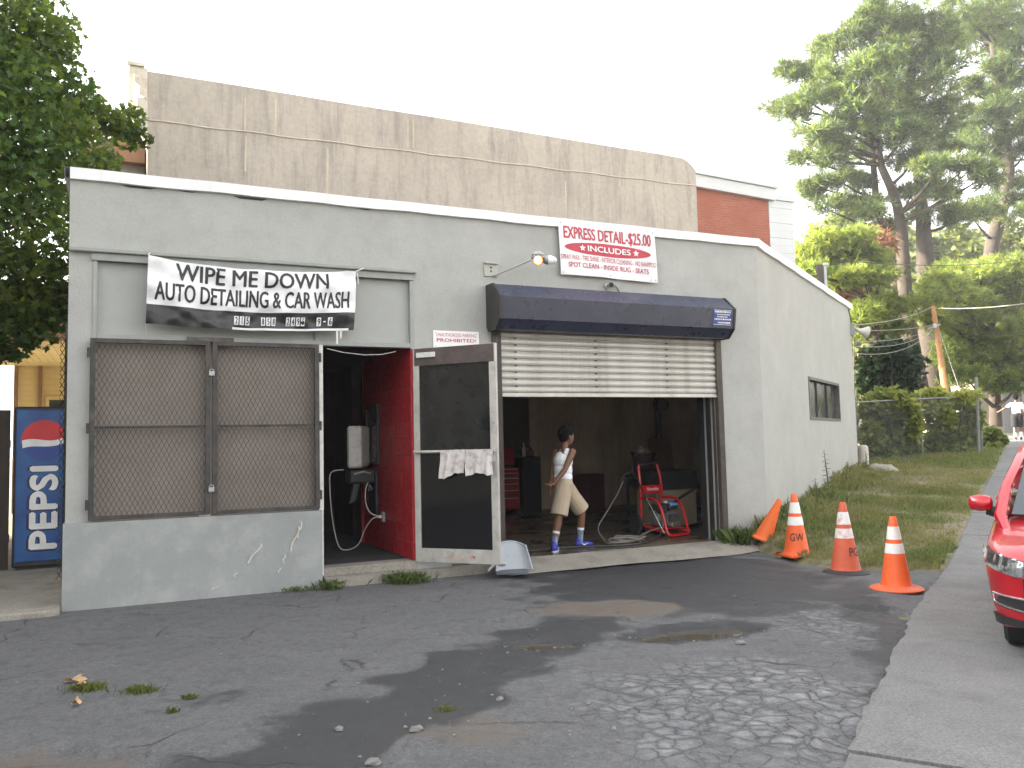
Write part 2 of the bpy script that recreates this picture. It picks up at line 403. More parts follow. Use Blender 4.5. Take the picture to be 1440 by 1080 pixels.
# cracked, patched, partly wet asphalt: colour, wetness and hollows are stored per vertex
def seg_d(x, y, pts):
    d = np.full(np.shape(x), 1e9)
    for (x0, y0), (x1, y1) in zip(pts[:-1], pts[1:]):
        dx, dy = x1-x0, y1-y0; t = np.clip(((x-x0)*dx+(y-y0)*dy)/(dx*dx+dy*dy), 0, 1)
        d = np.minimum(d, np.hypot(x-x0-t*dx, y-y0-t*dy))
    return d
_ph = RNG.uniform(0, 6.28, (7, 2)); _fr = RNG.uniform(.6, 1.6, (7, 2))
def wob(x, y, s=1.0): return sum(np.sin(x*s*f[0]*(1+.4*k)+p[0]+1.7*np.sin(y*s*f[1]))*np.sin(y*s*f[1]*(1+.4*k)+p[1]) for k, (f, p) in enumerate(zip(_fr, _ph)))/3.2
HOLES = [(1.42, 6.75, .56, .25, .075, .25), (.20, 6.45, .26, .17, .05, .1), (-.02, 7.15, .55, .28, .03, 0), (2.62, 4.75, .30, .34, .05, .9), (3.25, 7.35, .18, .45, .05, .9), (2.2, 4.1, .5, .16, .05, .4), (-2.3, 4.2, .5, .28, .04, 0)]
def hole(x, y, h):
    cx, cy, a, bb, d, rot = h; c, s = math.cos(rot), math.sin(rot)
    p = (x-cx)*c+(y-cy)*s; q = -(x-cx)*s+(y-cy)*c
    return np.hypot(p/a, q/bb)+.20*wob(x, y, 6)
def lot_z(x, y):
    z = .012*wob(x, y, .8)-.006
    z = z+.006*wob(x, y, 4.0)
    for h in HOLES: z = z-h[4]*(1-sstep(.86, 1.0, hole(x, y, h)))
    u, v_ = UV(x, y)
    z = z*sstep(.0, .5, -v_) + .02*sstep(-.4, .2, v_)*(u > 4)
    z = z-.09*sstep(-.05, .25, verge(x, y)-.2)
    z = z-.03*sstep(.35, 0., edgeX(y)-x)*(.6+.5*wob(x, y, 3))*(y < 8.3)
    return np.where(v_ > .3, -.05, z)
def lot_tint(x, y):
    wet = sstep(.62, .12, seg_d(x, y, [(2.2, 11.2), (1.7, 9.0), (.5, 7.1), (-.3, 5.7), (-1.0, 4.6), (-1.6, 3.4)])+.30*wob(x, y, 2.1))
    wet = np.maximum(wet, sstep(1.30, .6, np.hypot((x-1.75)/1.75, (y-9.2)/2.1)+.22*wob(x, y, 2.6)))
    wet = np.maximum(wet, .8*sstep(.5, .1, seg_d(x, y, [(2.9, 8.3), (3.2, 7.4), (2.8, 6.0), (2.2, 4.6)])+.25*wob(x, y, 2.9)))
    wet = np.maximum(wet, .55*sstep(.5, .1, np.hypot((x+1.9)/1.2, (y-5.2)/.5)+.3*wob(x, y, 3)))
    for h in HOLES[:2]: wet = np.maximum(wet, sstep(1.5, 1.0, hole(x, y, h)))
    cell = sstep(1.05, .55, np.hypot((x-1.35)/1.25, (y-4.9)/1.25)+.28*wob(x, y, 2.3))
    cell = np.maximum(cell, .75*sstep(1.05, .6, np.hypot((x-2.55)/.75, (y-7.1)/.9)+.3*wob(x, y, 2.6)))
    cell = np.maximum(cell, .8*sstep(1.0, .6, np.hypot((x+.1)/.35, (y-5.75)/.2)+.3*wob(x, y, 3)))
    dry = sstep(1.05, .6, np.hypot((x-.85)/.85, (y-7.75)/.50)+.25*wob(x, y, 3))
    wet = wet*(1-.75*dry)
    dry = np.maximum(dry, .6*sstep(1., .5, np.hypot((x+.3)/.5, (y-4.6)/.28)+.35*wob(x, y, 4)))
    dry = np.maximum(dry, .8*sstep(1., .5, np.hypot((x+2.3)/.6, (y-4.15)/.3)+.35*wob(x, y, 4)))
    return np.stack([wet, cell, dry], -1)
am, nt, b = newmat('cracked_asphalt'); L = nt.links
v = coord(nt, world=True)
ta = N(nt, 'ShaderNodeAttribute', attribute_name='tint'); ts = N(nt, 'ShaderNodeSeparateColor'); L.new(ta.outputs['Color'], ts.inputs[0])
wet, cell, dry = ts.outputs[0], ts.outputs[1], ts.outputs[2]
c = mix(nt, ramp(nt, noise(nt, v, 1.4, 7, .7), .3, .7), (.104, .106, .114), (.148, .148, .154))
c = mix(nt, ramp(nt, noise(nt, v, 95, 3, .8), .5, .78), c, (.20, .195, .19))
c = mix(nt, mathn(nt, 'MULTIPLY', ramp(nt, noise(nt, v, 140, 2, .8), .3, .48, (1, 1, 1, 1), (0, 0, 0, 1)), .6), c, (.035, .035, .037))
c = mix(nt, mathn(nt, 'MULTIPLY', ramp(nt, noise(nt, v, 17, 6, .8), .42, .68), .6), c, (.058, .058, .062))
c = mix(nt, mathn(nt, 'MULTIPLY', ramp(nt, noise(nt, v, 55, 4, .9), .54, .66), .75), c, (.21, .21, .21))
c = mix(nt, mathn(nt, 'MULTIPLY', ramp(nt, noise(nt, v, 60, 4, .9), .36, .46, (1, 1, 1, 1), (0, 0, 0, 1)), .6), c, (.04, .04, .043))
c = mix(nt, mathn(nt, 'MULTIPLY', ramp(nt, noise(nt, v, 5.5, 9, .78), .52, .66), .6), c, (.052, .052, .056))
c = mix(nt, mathn(nt, 'MULTIPLY', ramp(nt, noise(nt, v, 26, 5, .85), .58, .68), .7), c, (.035, .035, .038))
# large wandering cracks
wv = N(nt, 'ShaderNodeVectorMath', operation='ADD'); nz = N(nt, 'ShaderNodeTexNoise'); nz.inputs['Scale'].default_value = 2.2; nz.inputs['Detail'].default_value = 5; L.new(v, nz.inputs['Vector'])
wsx = N(nt, 'ShaderNodeVectorMath', operation='SCALE'); wsx.inputs['Scale'].default_value = .35; L.new(nz.outputs['Color'], wsx.inputs[0]); L.new(v, wv.inputs[0]); L.new(wsx.outputs[0], wv.inputs[1])
vo = N(nt, 'ShaderNodeTexVoronoi', feature='DISTANCE_TO_EDGE'); vo.inputs['Scale'].default_value = .85; L.new(wv.outputs[0], vo.inputs['Vector'])
big = mathn(nt, 'MULTIPLY', ramp(nt, vo.outputs['Distance'], .001, .013, (1, 1, 1, 1), (0, 0, 0, 1)), ramp(nt, noise(nt, v, 1.6, 5), .47, .62))
# alligator cells
va = N(nt, 'ShaderNodeTexVoronoi', feature='DISTANCE_TO_EDGE'); va.inputs['Scale'].default_value = 8; va.inputs['Randomness'].default_value = 1
w2 = N(nt, 'ShaderNodeVectorMath', operation='SCALE'); w2.inputs['Scale'].default_value = .10; L.new(nz.outputs['Color'], w2.inputs[0])
nz2 = N(nt, 'ShaderNodeTexNoise'); nz2.inputs['Scale'].default_value = 7; nz2.inputs['Detail'].default_value = 5; L.new(v, nz2.inputs['Vector']); w3 = N(nt, 'ShaderNodeVectorMath', operation='SCALE'); w3.inputs['Scale'].default_value = .16; L.new(nz2.outputs['Color'], w3.inputs[0])
w4 = N(nt, 'ShaderNodeVectorMath', operation='ADD'); L.new(v, w4.inputs[0]); L.new(w3.outputs[0], w4.inputs[1]); L.new(w4.outputs[0], va.inputs['Vector'])
edge = ramp(nt, va.outputs['Distance'], .01, .30)
cellk = mathn(nt, 'MULTIPLY', cell, mathn(nt, 'MULTIPLY', edge, ramp(nt, noise(nt, v, 3.4, 9, .85), .40, .60)))
vcell = N(nt, 'ShaderNodeTexVoronoi'); vcell.inputs['Scale'].default_value = 8; L.new(w4.outputs[0], vcell.inputs['Vector'])
cc = mix(nt, vcell.outputs['Color'], (.22, .225, .235), (.38, .385, .395)); L.new(mathn(nt, 'MULTIPLY', vcell.outputs['Color'], 1.0), cc.node.inputs[0])
c = mix(nt, mathn(nt, 'MULTIPLY', cellk, .85), c, cc)
gap = mathn(nt, 'MULTIPLY', cell, mathn(nt, 'SUBTRACT', 1.0, ramp(nt, va.outputs['Distance'], .0, .055)))
crack = mathn(nt, 'MAXIMUM', big, mathn(nt, 'MULTIPLY', mathn(nt, 'MULTIPLY', gap, ramp(nt, noise(nt, v, 5, 6, .8), .38, .58)), .6))
c = mix(nt, mathn(nt, 'MULTIPLY', dry, ramp(nt, noise(nt, v, 6, 5), .25, .6)), c, (.135, .105, .080))
c = mix(nt, mathn(nt, 'MULTIPLY', crack, .8), c, (.018, .018, .019))
wk = ramp(nt, mathn(nt, 'ADD', wet, mathn(nt, 'MULTIPLY', mathn(nt, 'SUBTRACT', noise(nt, v, 4.0, 12, .82), .5), 2.0)), .32, .70)
c = mix(nt, mathn(nt, 'MULTIPLY', wk, .80), c, (.020, .021, .025)); L.new(c, b.inputs['Base Color'])
rg = mathn(nt, 'SUBTRACT', .93, mathn(nt, 'MULTIPLY', wk, .33)); L.new(rg, b.inputs['Roughness'])
hsum = mathn(nt, 'SUBTRACT', mathn(nt, 'ADD', mathn(nt, 'MULTIPLY', noise(nt, v, 110, 3, .8), .8), mathn(nt, 'MULTIPLY', noise(nt, v, 14, 5, .7), .9)), mathn(nt, 'MULTIPLY', crack, 2.2))
bumpn(nt, b, hsum, .75, .012)
xs = np.concatenate([np.linspace(-40, -7, 12), np.arange(-6.6, 5.2, .045)]); ys = np.concatenate([np.linspace(-25, 2.2, 10), np.arange(2.5, 12.6, .05)])
sheet('asphalt_lot', xs, ys, lot_z, am, keep=lambda c: (c[:, 0] < edgeX(c[:, 1])+.03) & (UV(c[:, 0], c[:, 1])[1] < .5), tint=lot_tint, kind='structure')
pud, nt, b = newmat('puddle_water'); b.inputs['Base Color'].default_value = (.085, .075, .06, 1); b.inputs['Roughness'].default_value = .07; b.inputs['IOR'].default_value = 1.33
for h, dz in ((HOLES[0], -.052), (HOLES[1], -.042)):
    mb = MB(); c_, s_ = math.cos(h[5]), math.sin(h[5])
    mb.add([(h[0]+.92*(h[2]*math.cos(a)*c_-h[3]*math.sin(a)*s_), h[1]+.95*(h[2]*math.cos(a)*s_+h[3]*math.sin(a)*c_), dz) for a in np.linspace(0, 2*PI, 28, endpoint=False)], [list(range(28))])
    mb.build('puddle', pud, kind='structure')

slabm = M('worn_sidewalk_concrete', (.165, .163, .162), .85, 0, .14, 1.2, .55, 60, dirt=(.10, .095, .09), dirt_amt=.6, dirt_scale=4, world=True, grain=(55, .42))
streetm = M('street_asphalt', (.075, .075, .078), .9, 0, .2, 1.4, .5, 90, world=True)
mb = MB()
ysr = np.concatenate([np.linspace(-20, 40, 61), np.linspace(45, 120, 12)])
for y0, y1 in zip(ysr[:-1], ysr[1:]):
    q = [(edgeX(y)+.0+k, y, float(fY(y))-.035) for y, k in ((y0, 0.02), (y0, 12), (y1, 12), (y1, 0.02))]
    mb.add([(a[0], a[1]-k2*.0, a[2]) for a, k2 in zip(q, (0, 1, 1, 0))], [(0, 1, 2, 3)])
mb.build('street', streetm, kind='structure')
swk = thing('sidewalk', None, None); tag(swk, kind='structure')
joints = [-8, -5, -2, .9, 4.12, 7.6, 11.2, 12.7, 14.2, 15.7, 17.2, 18.7, 20.2, 21.7, 23.2, 24.7, 26.2, 27.7, 29.2, 30.7, 32.2, 33.7, 35.2]
for k, (y0, y1) in enumerate(zip(joints[:-1], joints[1:])):
    mb = MB(); wd = 3.4; px, py = .84, -.50; nseg = 4 if y0 > 9 else 40; vs = []
    tilt = random.uniform(-.008, .008); y0 += .012; y1 -= .012
    for i in range(nseg+1):
        y = y0+(y1-y0)*i/nseg
        for wv_ in (0.0, .03, wd-.03, wd):
            x_ = edgeX(y)+px*wv_; yy = y+py*wv_
            zz = float(fY(y))+.018+tilt*(i/nseg-.5)*2-(.012 if wv_ in (0.0, wd) or i in (0, nseg) else 0)
            jag = (.012*math.sin(y*5.1)+.007*math.sin(y*23.7)+random.uniform(-.010, .010)) if (wv_ == 0 and y < 9) else 0
            vs.append((x_+jag, yy, zz))
    n = len(vs); fs = [(j*4+i, j*4+i+1, j*4+i+5, j*4+i+4) for j in range(nseg) for i in range(3)]
    bt = [(a[0], a[1], a[2]-.12) for a in vs]
    rim = [0, 1, 2, 3]+[4*j+3 for j in range(1, nseg+1)]+[4*nseg+2, 4*nseg+1, 4*nseg]+[4*j for j in range(nseg-1, 0, -1)]
    fs += [(rim[(i+1) % len(rim)], rim[i], rim[i]+n, rim[(i+1) % len(rim)]+n) for i in range(len(rim))]
    mb.add(vs+bt, fs); mb.build('slab', slabm, swk)

# concrete pad beside the shop and the apron in front of the roller door
mb = MB(); mb.slab([(-6.5, -.45), (-.52, -.28), (-.52, 8), (-6.5, 8)], -.1, .06); mb.build('concrete_pad', conc, loc=W(0, 0, 0), rz=TH, kind='structure', bevel=.02)
mb = MB()
mb.grid(lambda a, c_: (3.98+(7.95-3.98)*a, -.55+.02*math.sin(a*19)+.55*c_+(.30*max(0, (a-.80)/.2)+.06*math.sin(a*5))*(1-c_), .012+.115*c_), 24, 5)
mb.box(2.0, 4.0, -.14, .02, -.05, .10)
mb.build('concrete_apron', conc, loc=W(0, 0, 0), rz=TH, kind='structure', smooth=True)

# ------------------------------------------------------------------ the car wash
B = thing('car_wash_building', 'low grey stuccoed car wash shop with white coping, screened window and half open roller door', 'building', W(0, 0, 0), TH)
PT = 4.26
mb = MB()
mb.box(-.5, 8.24, 0, .25, 3.56, PT); mb.box(-.5, -.285, 0, .25, .83, 3.56)
mb.box(3.08, 4.08, 0, .25, 0, 3.56); mb.box(4.08, 7.40, 0, .25, 2.95, 3.56); mb.box(7.40, 8.24, 0, .25, -.1, 3.56)
mb.build('front_wall', stucco, B)
mb = MB(); mb.grid(lambda a, c_: (-.515+2.49*a, -.075-.012*math.sin(a*7)-.015*(1-c_), -.08+.91*c_), 20, 8)
mb.grid(lambda a, c_: (-.515+2.49*a, -.075-.012*math.sin(a*7)+.29*c_, .83), 20, 2)
mb.add([(1.975, -.08, -.08), (1.975, .25, -.08), (1.975, .25, .83), (1.975, -.08, .83)], [(0, 1, 2, 3)])
mb.add([(-.515, -.09, -.08), (-.515, .25, -.08), (-.515, .25, .83), (-.515, -.075, .83)], [(3, 2, 1, 0)])
mb.build('plinth', plinthm, B)
for x, z, dx, dz in ((1.18, .33, .16, .19), (1.62, .42, .11, .26), (1.70, .55, .05, .18), (1.05, .20, .03, .05), (.82, .09, .08, .03), (1.55, .30, .02, .10), (1.50, .20, .02, .06)):
    scr = MB(); p = [(x+dx*t+.012*math.sin(9*t+x), z+dz*t) for t in np.linspace(0, 1, 6)]
    for (a, e), (a2, e2) in zip(p[:-1], p[1:]): scr.add([(a, -.102, e), (a+.014, -.102, e-.006), (a2+.014, -.102, e2-.006), (a2, -.102, e2)], [(0, 1, 2, 3)])
    scr.build('paint_scrape', M('bare_plaster', (.55, .50, .43), .9), B)
mb = MB(); mb.slab([(-.5, .25), (-.28, .25), (-.28, 6.6), (-.5, 6.6)], -.1, PT); mb.build('left_wall', stucco, B)
ca, sa = math.cos(SA), math.sin(SA)
def SWp(t, w, z=0): return Vector((8.24+t*ca+w*sa, t*sa-w*ca, z))
def sp(t, w): q = SWp(t, w); return (q.x, q.y)
WT0, WT1, WZ0, WZ1 = 2.93, 5.60, 1.80, 2.55                # side window
mb = MB()
for t0, t1, z0, z1 in ((0, WT0, -.1, PT), (WT1, SL, -.1, PT), (WT0, WT1, -.1, WZ0), (WT0, WT1, WZ1, PT)):
    mb.slab([sp(t0 if t0 else .0, 0), sp(t1, 0), sp(t1, -.25), sp(t0 if t0 else .03, -.25)], z0, z1)
mb.build('side_wall', sidem, B)
mb = MB(); mb.slab([sp(SL-.25, -.25), sp(SL, -.25), sp(SL, -5.0), sp(SL-.25, -5.0)], -.1, PT-.001); mb.build('rear_wall', sidem, B)
mb = MB(); mb.slab([(-.48, .2), (8.2, .2), sp(SL-.1, -.1), sp(SL-.1, -5), (-.48, 6.6)], PT-.16, PT-.05); mb.build('roof', tar, B)
mb = MB()
def strip(p, q, out):
    nseg = max(2, int((Vector(q)-Vector(p)).length/.35)); vs = []
    for i in range(nseg+1):
        a = Vector(p).lerp(Vector(q), i/nseg); dz = .005*math.sin(i*2.1+p[0])+.003*math.sin(i*5.3)
        for o_, z_ in ((0.0, PT-.012+dz), (.045, PT-.012+dz), (.05, PT+.10+dz*.5), (-.30, PT+.105+dz*.5), (-.30, PT)):
            vs.append((a.x+out[0]*o_, a.y+out[1]*o_, z_))
    mb.add(vs, [(i*5+j, i*5+j+1, i*5+j+6, i*5+j+5) for i in range(nseg) for j in range(4)])
strip((-.5, 0, 0), (8.27, 0, 0), (0, -1)); strip(tuple(SWp(0, 0)), tuple(SWp(SL, 0)), (sa, -ca)); strip((-.5, 6.6, 0), (-.5, -.05, 0), (-1, 0))
mb.build('coping', coping, B)
for x0, x1, dz in ((-.05, .30, .02), (1.05, 1.42, .024), (.5, .7, .010), (2.4, 2.6, .012)):
    MB().add([(x0, -.004, PT-.018), (x1, -.004, PT-.018), (x1-.06, -.004, PT-.018-dz), (x0+.08, -.004, PT-.018-dz)], [(3, 2, 1, 0)]).build('tar_patch', tar, B)
# shop front: cornice, pilaster return, transom panels, window
mb = MB(); mb.box(-.5, 3.10, -.07, .0, 3.515, 3.56, b=.008); mb.box(-.30, 3.07, -.03, .02, 3.44, 3.512); mb.build('cornice_trim', trimg, B)
mb = MB(); mb.box(3.03, 3.08, -.012, .1, 2.63, 3.44); mb.box(-.285, -.245, -.012, .1, .83, 3.44); mb.box(-.245, 3.03, -.008, .1, 2.645, 2.70); mb.build('shop_front_frame', trimg, B, bevel=.004)
mb = MB(); mb.box(-.245, 1.93, .05, .1, 2.70, 3.44); mb.build('transom_panel', panelg, B)
mb = MB(); mb.box(1.97, 3.03, .05, .1, 2.70, 3.44); mb.build('transom_panel', panelg, B)
mb = MB(); mb.box(1.93, 1.97, .02, .1, 2.70, 3.44); mb.build('mullion', trimg, B)
wdw = MB().box(-.245, 1.955, .06, .10, .83, 2.645).build('window_board', backing, B)
mb = MB(); mb.box(1.955, 2.005, -.035, .10, .83, 2.645); mb.box(1.975, 2.005, -.02, .12, .12, .83); mb.build('door_jamb', whitep, B)
def diamonds(x0, x1, z0, z1, y, px, pz, r, mb):
    w, h = x1-x0, z1-z0; k = pz/px
    for s in (1, -1):
        n0 = -int(h/pz)-1; n1 = int(w/px)+1
        for i in range(n0, n1+1):
            a, e = x0+i*px, z0                           # line from (a,z0) with slope k (mirrored for s=-1)
            t0 = max(0, (x0-a)); t1 = min(x1-a, h/k)
            if t1-t0 < .01: continue
            p = (a+t0, z0+k*t0); q = (a+t1, z0+k*t1)
            if s < 0: p = (x0+x1-p[0], p[1]); q = (x0+x1-q[0], q[1])
            d = Vector((q[0]-p[0], q[1]-p[1])).normalized(); nx, nz = -d.y*r, d.x*r
            yy = y+.002*s
            mb.add([(p[0]+nx, yy, p[1]+nz), (p[0]-nx, yy, p[1]-nz), (q[0]-nx, yy, q[1]-nz), (q[0]+nx, yy, q[1]+nz),
                    (p[0], yy-2*r, p[1]), (q[0], yy-2*r, q[1])], [(0, 4, 5, 3), (4, 1, 2, 5), (0, 3, 2, 1)])
for x0, x1 in ((-.30, .825), (.845, 1.955)):
    g = MB(); yf0, yf1 = -.085, -.045
    for a0, a1, z0, z1 in ((x0, x0+.05, .85, 2.645), (x1-.05, x1, .85, 2.645), (x0+.05, x1-.05, .85, .885), (x0+.05, x1-.05, 2.60, 2.645)): g.box(a0, a1, yf0, yf1, z0, z1)
    gr = g.build('window_screen', screenm, B, bevel=.004)
    MB().box(x0+.05, x1-.05, -.062, -.040, 1.745, 1.77).build('cross_bar', screenm, gr)
    mb = MB(); diamonds(x0+.05, x1-.05, .885, 2.60, -.060, .048, .095, .0022, mb); mb.build('wire_mesh', screenm, gr, kind='stuff')
    for z in (1.0, 1.75, 2.5): mb = MB(); mb.tube([((x0 if x0 < 0 else x1)-.012 if x0 < 0 else x1+.012, -.075, z-.05), ((x0 if x0 < 0 else x1)-.012 if x0 < 0 else x1+.012, -.075, z+.05)], .014); mb.build('hinge', screenm, gr)
mb = MB(); mb.box(.60, 1.06, -.05, -.005, 2.646, 2.69); mb.build('screen_header', steeld, B)
for z in (1.13, 2.33):
    mb = MB(); mb.tube([(.835+.022*math.sin(a), -.10, z+.022*math.cos(a)) for a in np.linspace(-1.6, 1.6, 9)], .005); mb.box(.806, .864, -.118, -.088, z-.05, z, b=.004); mb.build('padlock', galv, B)
mb = MB(); mb.box(.72, .83, -.05, -.03, .832, .862); mb.build('sill_flake', whitep, B)
mb = MB(); mb.tube([(2.06, -.01, 2.61), (2.25, .03, 2.575), (2.5, .05, 2.555), (2.7, .04, 2.565), (2.86, .02, 2.60)], .004, 5); mb.build('loose_wire', whitep, B)

# doorway, red block wall, room
mb = MB(); mb.box(1.98, 3.08, .0, .26, .10, .195); mb.build('threshold', conc, B, bevel=.008)
RD = 2.15
rw = MB().box(3.095, 3.25, .255, RD-.01, .19, 2.9).build('red_block_wall', redjnt, B)
bh, bl = .2, .405; zz = .2; row = 0; bcache = {}
while zz < 2.68:
    x = -.2 if row % 2 else 0.0
    while x < RD-.02:
        a0, a1 = max(0.0, x)+.003, min(RD, x+bl)-.003; top = min(zz+bh, 2.68)-.003
        if a1-a0 > .03:
            key = (round(a1-a0, 3), round(top-zz, 3))
            if key not in bcache:
                m_ = MB().box(-.0, .06, 0, key[0], 0, key[1], b=.005); o = m_.build('block', redblk, rw); bcache[key] = o
            else: o = link(bcache[key].copy(), rw)
            o.location = (3.03+random.uniform(-.002, .002), a0, zz)
        x += bl
    zz += bh; row += 1
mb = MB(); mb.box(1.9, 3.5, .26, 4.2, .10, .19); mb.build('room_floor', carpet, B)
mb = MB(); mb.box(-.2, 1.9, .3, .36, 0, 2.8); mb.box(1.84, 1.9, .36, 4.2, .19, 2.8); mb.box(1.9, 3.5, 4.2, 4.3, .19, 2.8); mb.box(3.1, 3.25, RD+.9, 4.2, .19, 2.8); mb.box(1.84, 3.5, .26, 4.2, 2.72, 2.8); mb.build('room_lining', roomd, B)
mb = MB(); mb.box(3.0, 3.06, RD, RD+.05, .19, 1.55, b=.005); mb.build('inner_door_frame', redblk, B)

# garage interior
mb = MB(); q = [(3.5, -.02), (7.9, -.02), (8.2, .2), sp(SL-.2, -.2), sp(SL-.2, -4.5), (3.5, 7.2)]
mb.slab(q, -.1, .122)
wetc, nt, b = newmat('wet_concrete_floor'); v = coord(nt); k = ramp(nt, noise(nt, v, 1.3, 6, .7), .35, .65)
nt.links.new(mix(nt, k, (.07, .058, .046), (.15, .12, .09)), b.inputs['Base Color']); nt.links.new(ramp(nt, noise(nt, v, 1.3, 6, .7), .3, .7, (.12, .12, .12, 1), (.5, .5, .5, 1)), b.inputs['Roughness']); bumpn(nt, b, noise(nt, v, 30, 4), .15)
mb.build('garage_floor', wetc, B)
mb = MB(); mb.box(3.35, 3.5, .25, 6.5, .1, 4.12); mb.build('garage_left_wall', garw, B)
mb = MB(); mb.box(3.5, 12.6, 6.5, 6.65, .1, 4.12); mb.build('garage_back_wall', garw, B)
mb = MB(); mb.slab([sp(SL-.27, -.26), sp(SL-.33, -.26), sp(SL-.33, -4.2), sp(SL-.27, -4.2)], .1, 4.1); mb.slab([sp(.35, -.26), sp(SL-.34, -.26), sp(SL-.34, -.32), sp(.35, -.32)], .1, 4.1); mb.build('garage_lining', garw, B)
mb = MB(); mb.slab([(3.5, .26), (8.1, .26), sp(SL-.4, -.3), sp(SL-.4, -4.2), (3.5, 6.5)], 3.9, 4.0); mb.build('garage_ceiling', ceilm, B)
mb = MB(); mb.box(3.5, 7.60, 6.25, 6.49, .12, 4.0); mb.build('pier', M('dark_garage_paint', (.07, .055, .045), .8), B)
for du, r in ((0, .028), (.09, .04), (1.2, .03)):
    mb = MB(); mb.tube([(10.85+du, 6.42, .12), (10.85+du, 6.42, 3.9)], r, 8); mb.build('standpipe', M('painted_pipe', (.16, .135, .10), .6), B)
mb = MB(); mb.box(7.42, 7.50, .0, .42, .1, 2.95); mb.box(7.37, 7.419, .10, .17, .12, 2.9); mb.build('dark_jamb', blackp, B)
mb = MB(); mb.box(7.385, 7.419, .005, .045, .1, 2.9); mb.build('jamb_batten', woodj, B)
for x0 in (4.06, 7.40):
    mb = MB(); mb.prism([(x0, .06), (x0+.10, .06), (x0+.10, 2.95), (x0, 2.95)], -.065, -.002); mb.box(x0+(.02 if x0 < 5 else .0), x0+(.10 if x0 < 5 else .08), -.078, -.066, .06, 2.95); mb.build('guide_rail', woodj, B, bevel=.004)
# roller shutter
sh = thing('roller_shutter', None, None); sh.parent = B; sh.name = 'roller_shutter'
pit = .0845; z = 2.125; nsl = 9
prof = [(-.010, 0), (-.032, .012), (-.040, .030), (-.040, .052), (-.030, .068), (-.012, .076), (-.006, .080), (-.006, pit), (.0, pit), (.0, 0)]
sl0 = None
for i in range(nsl):
    if sl0 is None:
        mb = MB(); mb.add([(x, p[0], p[1]) for x in (4.14, 7.405) for p in prof], [(j, j+10, (j+1) % 10+10, (j+1) % 10) for j in range(10)]+[list(range(9, -1, -1)), list(range(10, 20))])
        o = sl0 = mb.build('slat', slatm, sh)
    else: o = link(sl0.copy(), sh)
    o.location = (0, random.uniform(-.002, .002), z+i*pit)
mb = MB(); mb.box(4.14, 7.405, -.045, .012, 2.075, 2.125, b=.006); mb.box(4.14, 7.405, -.06, -.046, 2.078, 2.092); mb.build('bottom_bar', slatm, sh)
mb = MB()
for i in range(nsl):
    for x in (4.36, 5.5, 6.6): mb.box(x, x+.03, -.022, -.008, z+i*pit-.010, z+i*pit+.012)
mb.build('slat_rivet', steeld, sh)
hp = [(0, 2.93), (0, 3.43), (-.20, 3.425), (-.41, 3.245), (-.37, 2.985), (-.25, 2.87), (-.06, 2.87)]
mb = MB(); mb.add([(x, p[0], p[1]) for x in (4.03, 7.46) for p in hp], [(j, j+7, (j+1) % 7+7, (j+1) % 7) for j in range(7)])
hd = mb.build('shutter_hood', hoodm, B)
for x0, x1 in ((4.0, 4.03), (7.46, 7.49)):
    mb = MB(); e = [(y*1.03-.0, 3.16+(z_-3.16)*1.03) for y, z_ in hp]
    mb.add([(x, p[0], p[1]) for x in (x0, x1) for p in e], [(j, j+7, (j+1) % 7+7, (j+1) % 7) for j in range(7)]+[list(range(6, -1, -1)), list(range(7, 14))]); mb.build('hood_end_plate', blackp, hd)
stk = MB().box(7.12, 7.42, -.004, .0, -.1025, .1025, Matrix.Translation((0, -.392, 3.125)) @ Matrix.Rotation(R(8.75), 4, 'X')).build('maker_sticker', inkbl, hd)
# the sticker's words cannot be read in the photograph: rows of small white print marks
TT_ = lambda x, z: (x, -.392-.0055+(z-3.1525)*-.154, z-.0275)
mb = MB(); mb.add([(7.125, -.4075, 3.055), (7.415, -.4075, 3.055), (7.415, -.4075, 3.06), (7.125, -.4075, 3.06), (7.125, -.4075, 3.245), (7.415, -.4075, 3.245), (7.415, -.4075, 3.25), (7.125, -.4075, 3.25)], [(0, 1, 2, 3), (4, 5, 6, 7)])
for zr, h_, xa, xb_ in ((3.215, .022, 7.14, 7.40), (3.185, .012, 7.18, 7.38), (3.155, .012, 7.18, 7.36), (3.120, .018, 7.14, 7.40), (3.075, .020, 7.20, 7.38)):
    x = xa
    while x < xb_:
        w_ = random.uniform(.008, .026); mb.add([(x, -.4075, zr), (x+w_, -.4075, zr), (x+w_, -.4075, zr+h_), (x, -.4075, zr+h_)], [(0, 1, 2, 3)]); x += w_+random.uniform(.003, .010)
mb.v = [Vector(TT_(p.x, p.z)) for p in mb.v]; mb.build('print', inkw, hd)
# side window
sw = MB()
def sbox(t0, t1, w0, w1, z0, z1, mb): mb.slab([sp(t0, w1), sp(t1, w1), sp(t1, w0), sp(t0, w0)], z0, z1)
for t0, t1, z0, z1 in ((WT0, WT0+.05, WZ0, WZ1), (WT1-.05, WT1, WZ0, WZ1), (WT0+.05, WT1-.05, WZ0, WZ0+.05), (WT0+.05, WT1-.05, WZ1-.05, WZ1)): sbox(t0, t1, -.12, .012, z0, z1, sw)
swo = sw.build('side_window', M('weathered_frame', (.11, .10, .09), .7, 0, .2, 6, .2, 50, dirt=(.3, .28, .25), dirt_amt=.4, dirt_scale=8), B)
gp = glassmat('dark_window_glass', (.03, .031, .034), .12, dirt=.35)
for k in range(3):
    a = WT0+.05+k*.857; mb = MB(); sbox(a, a+.84, -.09, -.075, WZ0+.05, WZ1-.05, mb); mb.build('pane', gp, swo)
    if k < 2: mb = MB(); sbox(a+.84, a+.857, -.095, -.05, WZ0+.05, WZ1-.05, mb); mb.build('glazing_bar', steeld, swo)

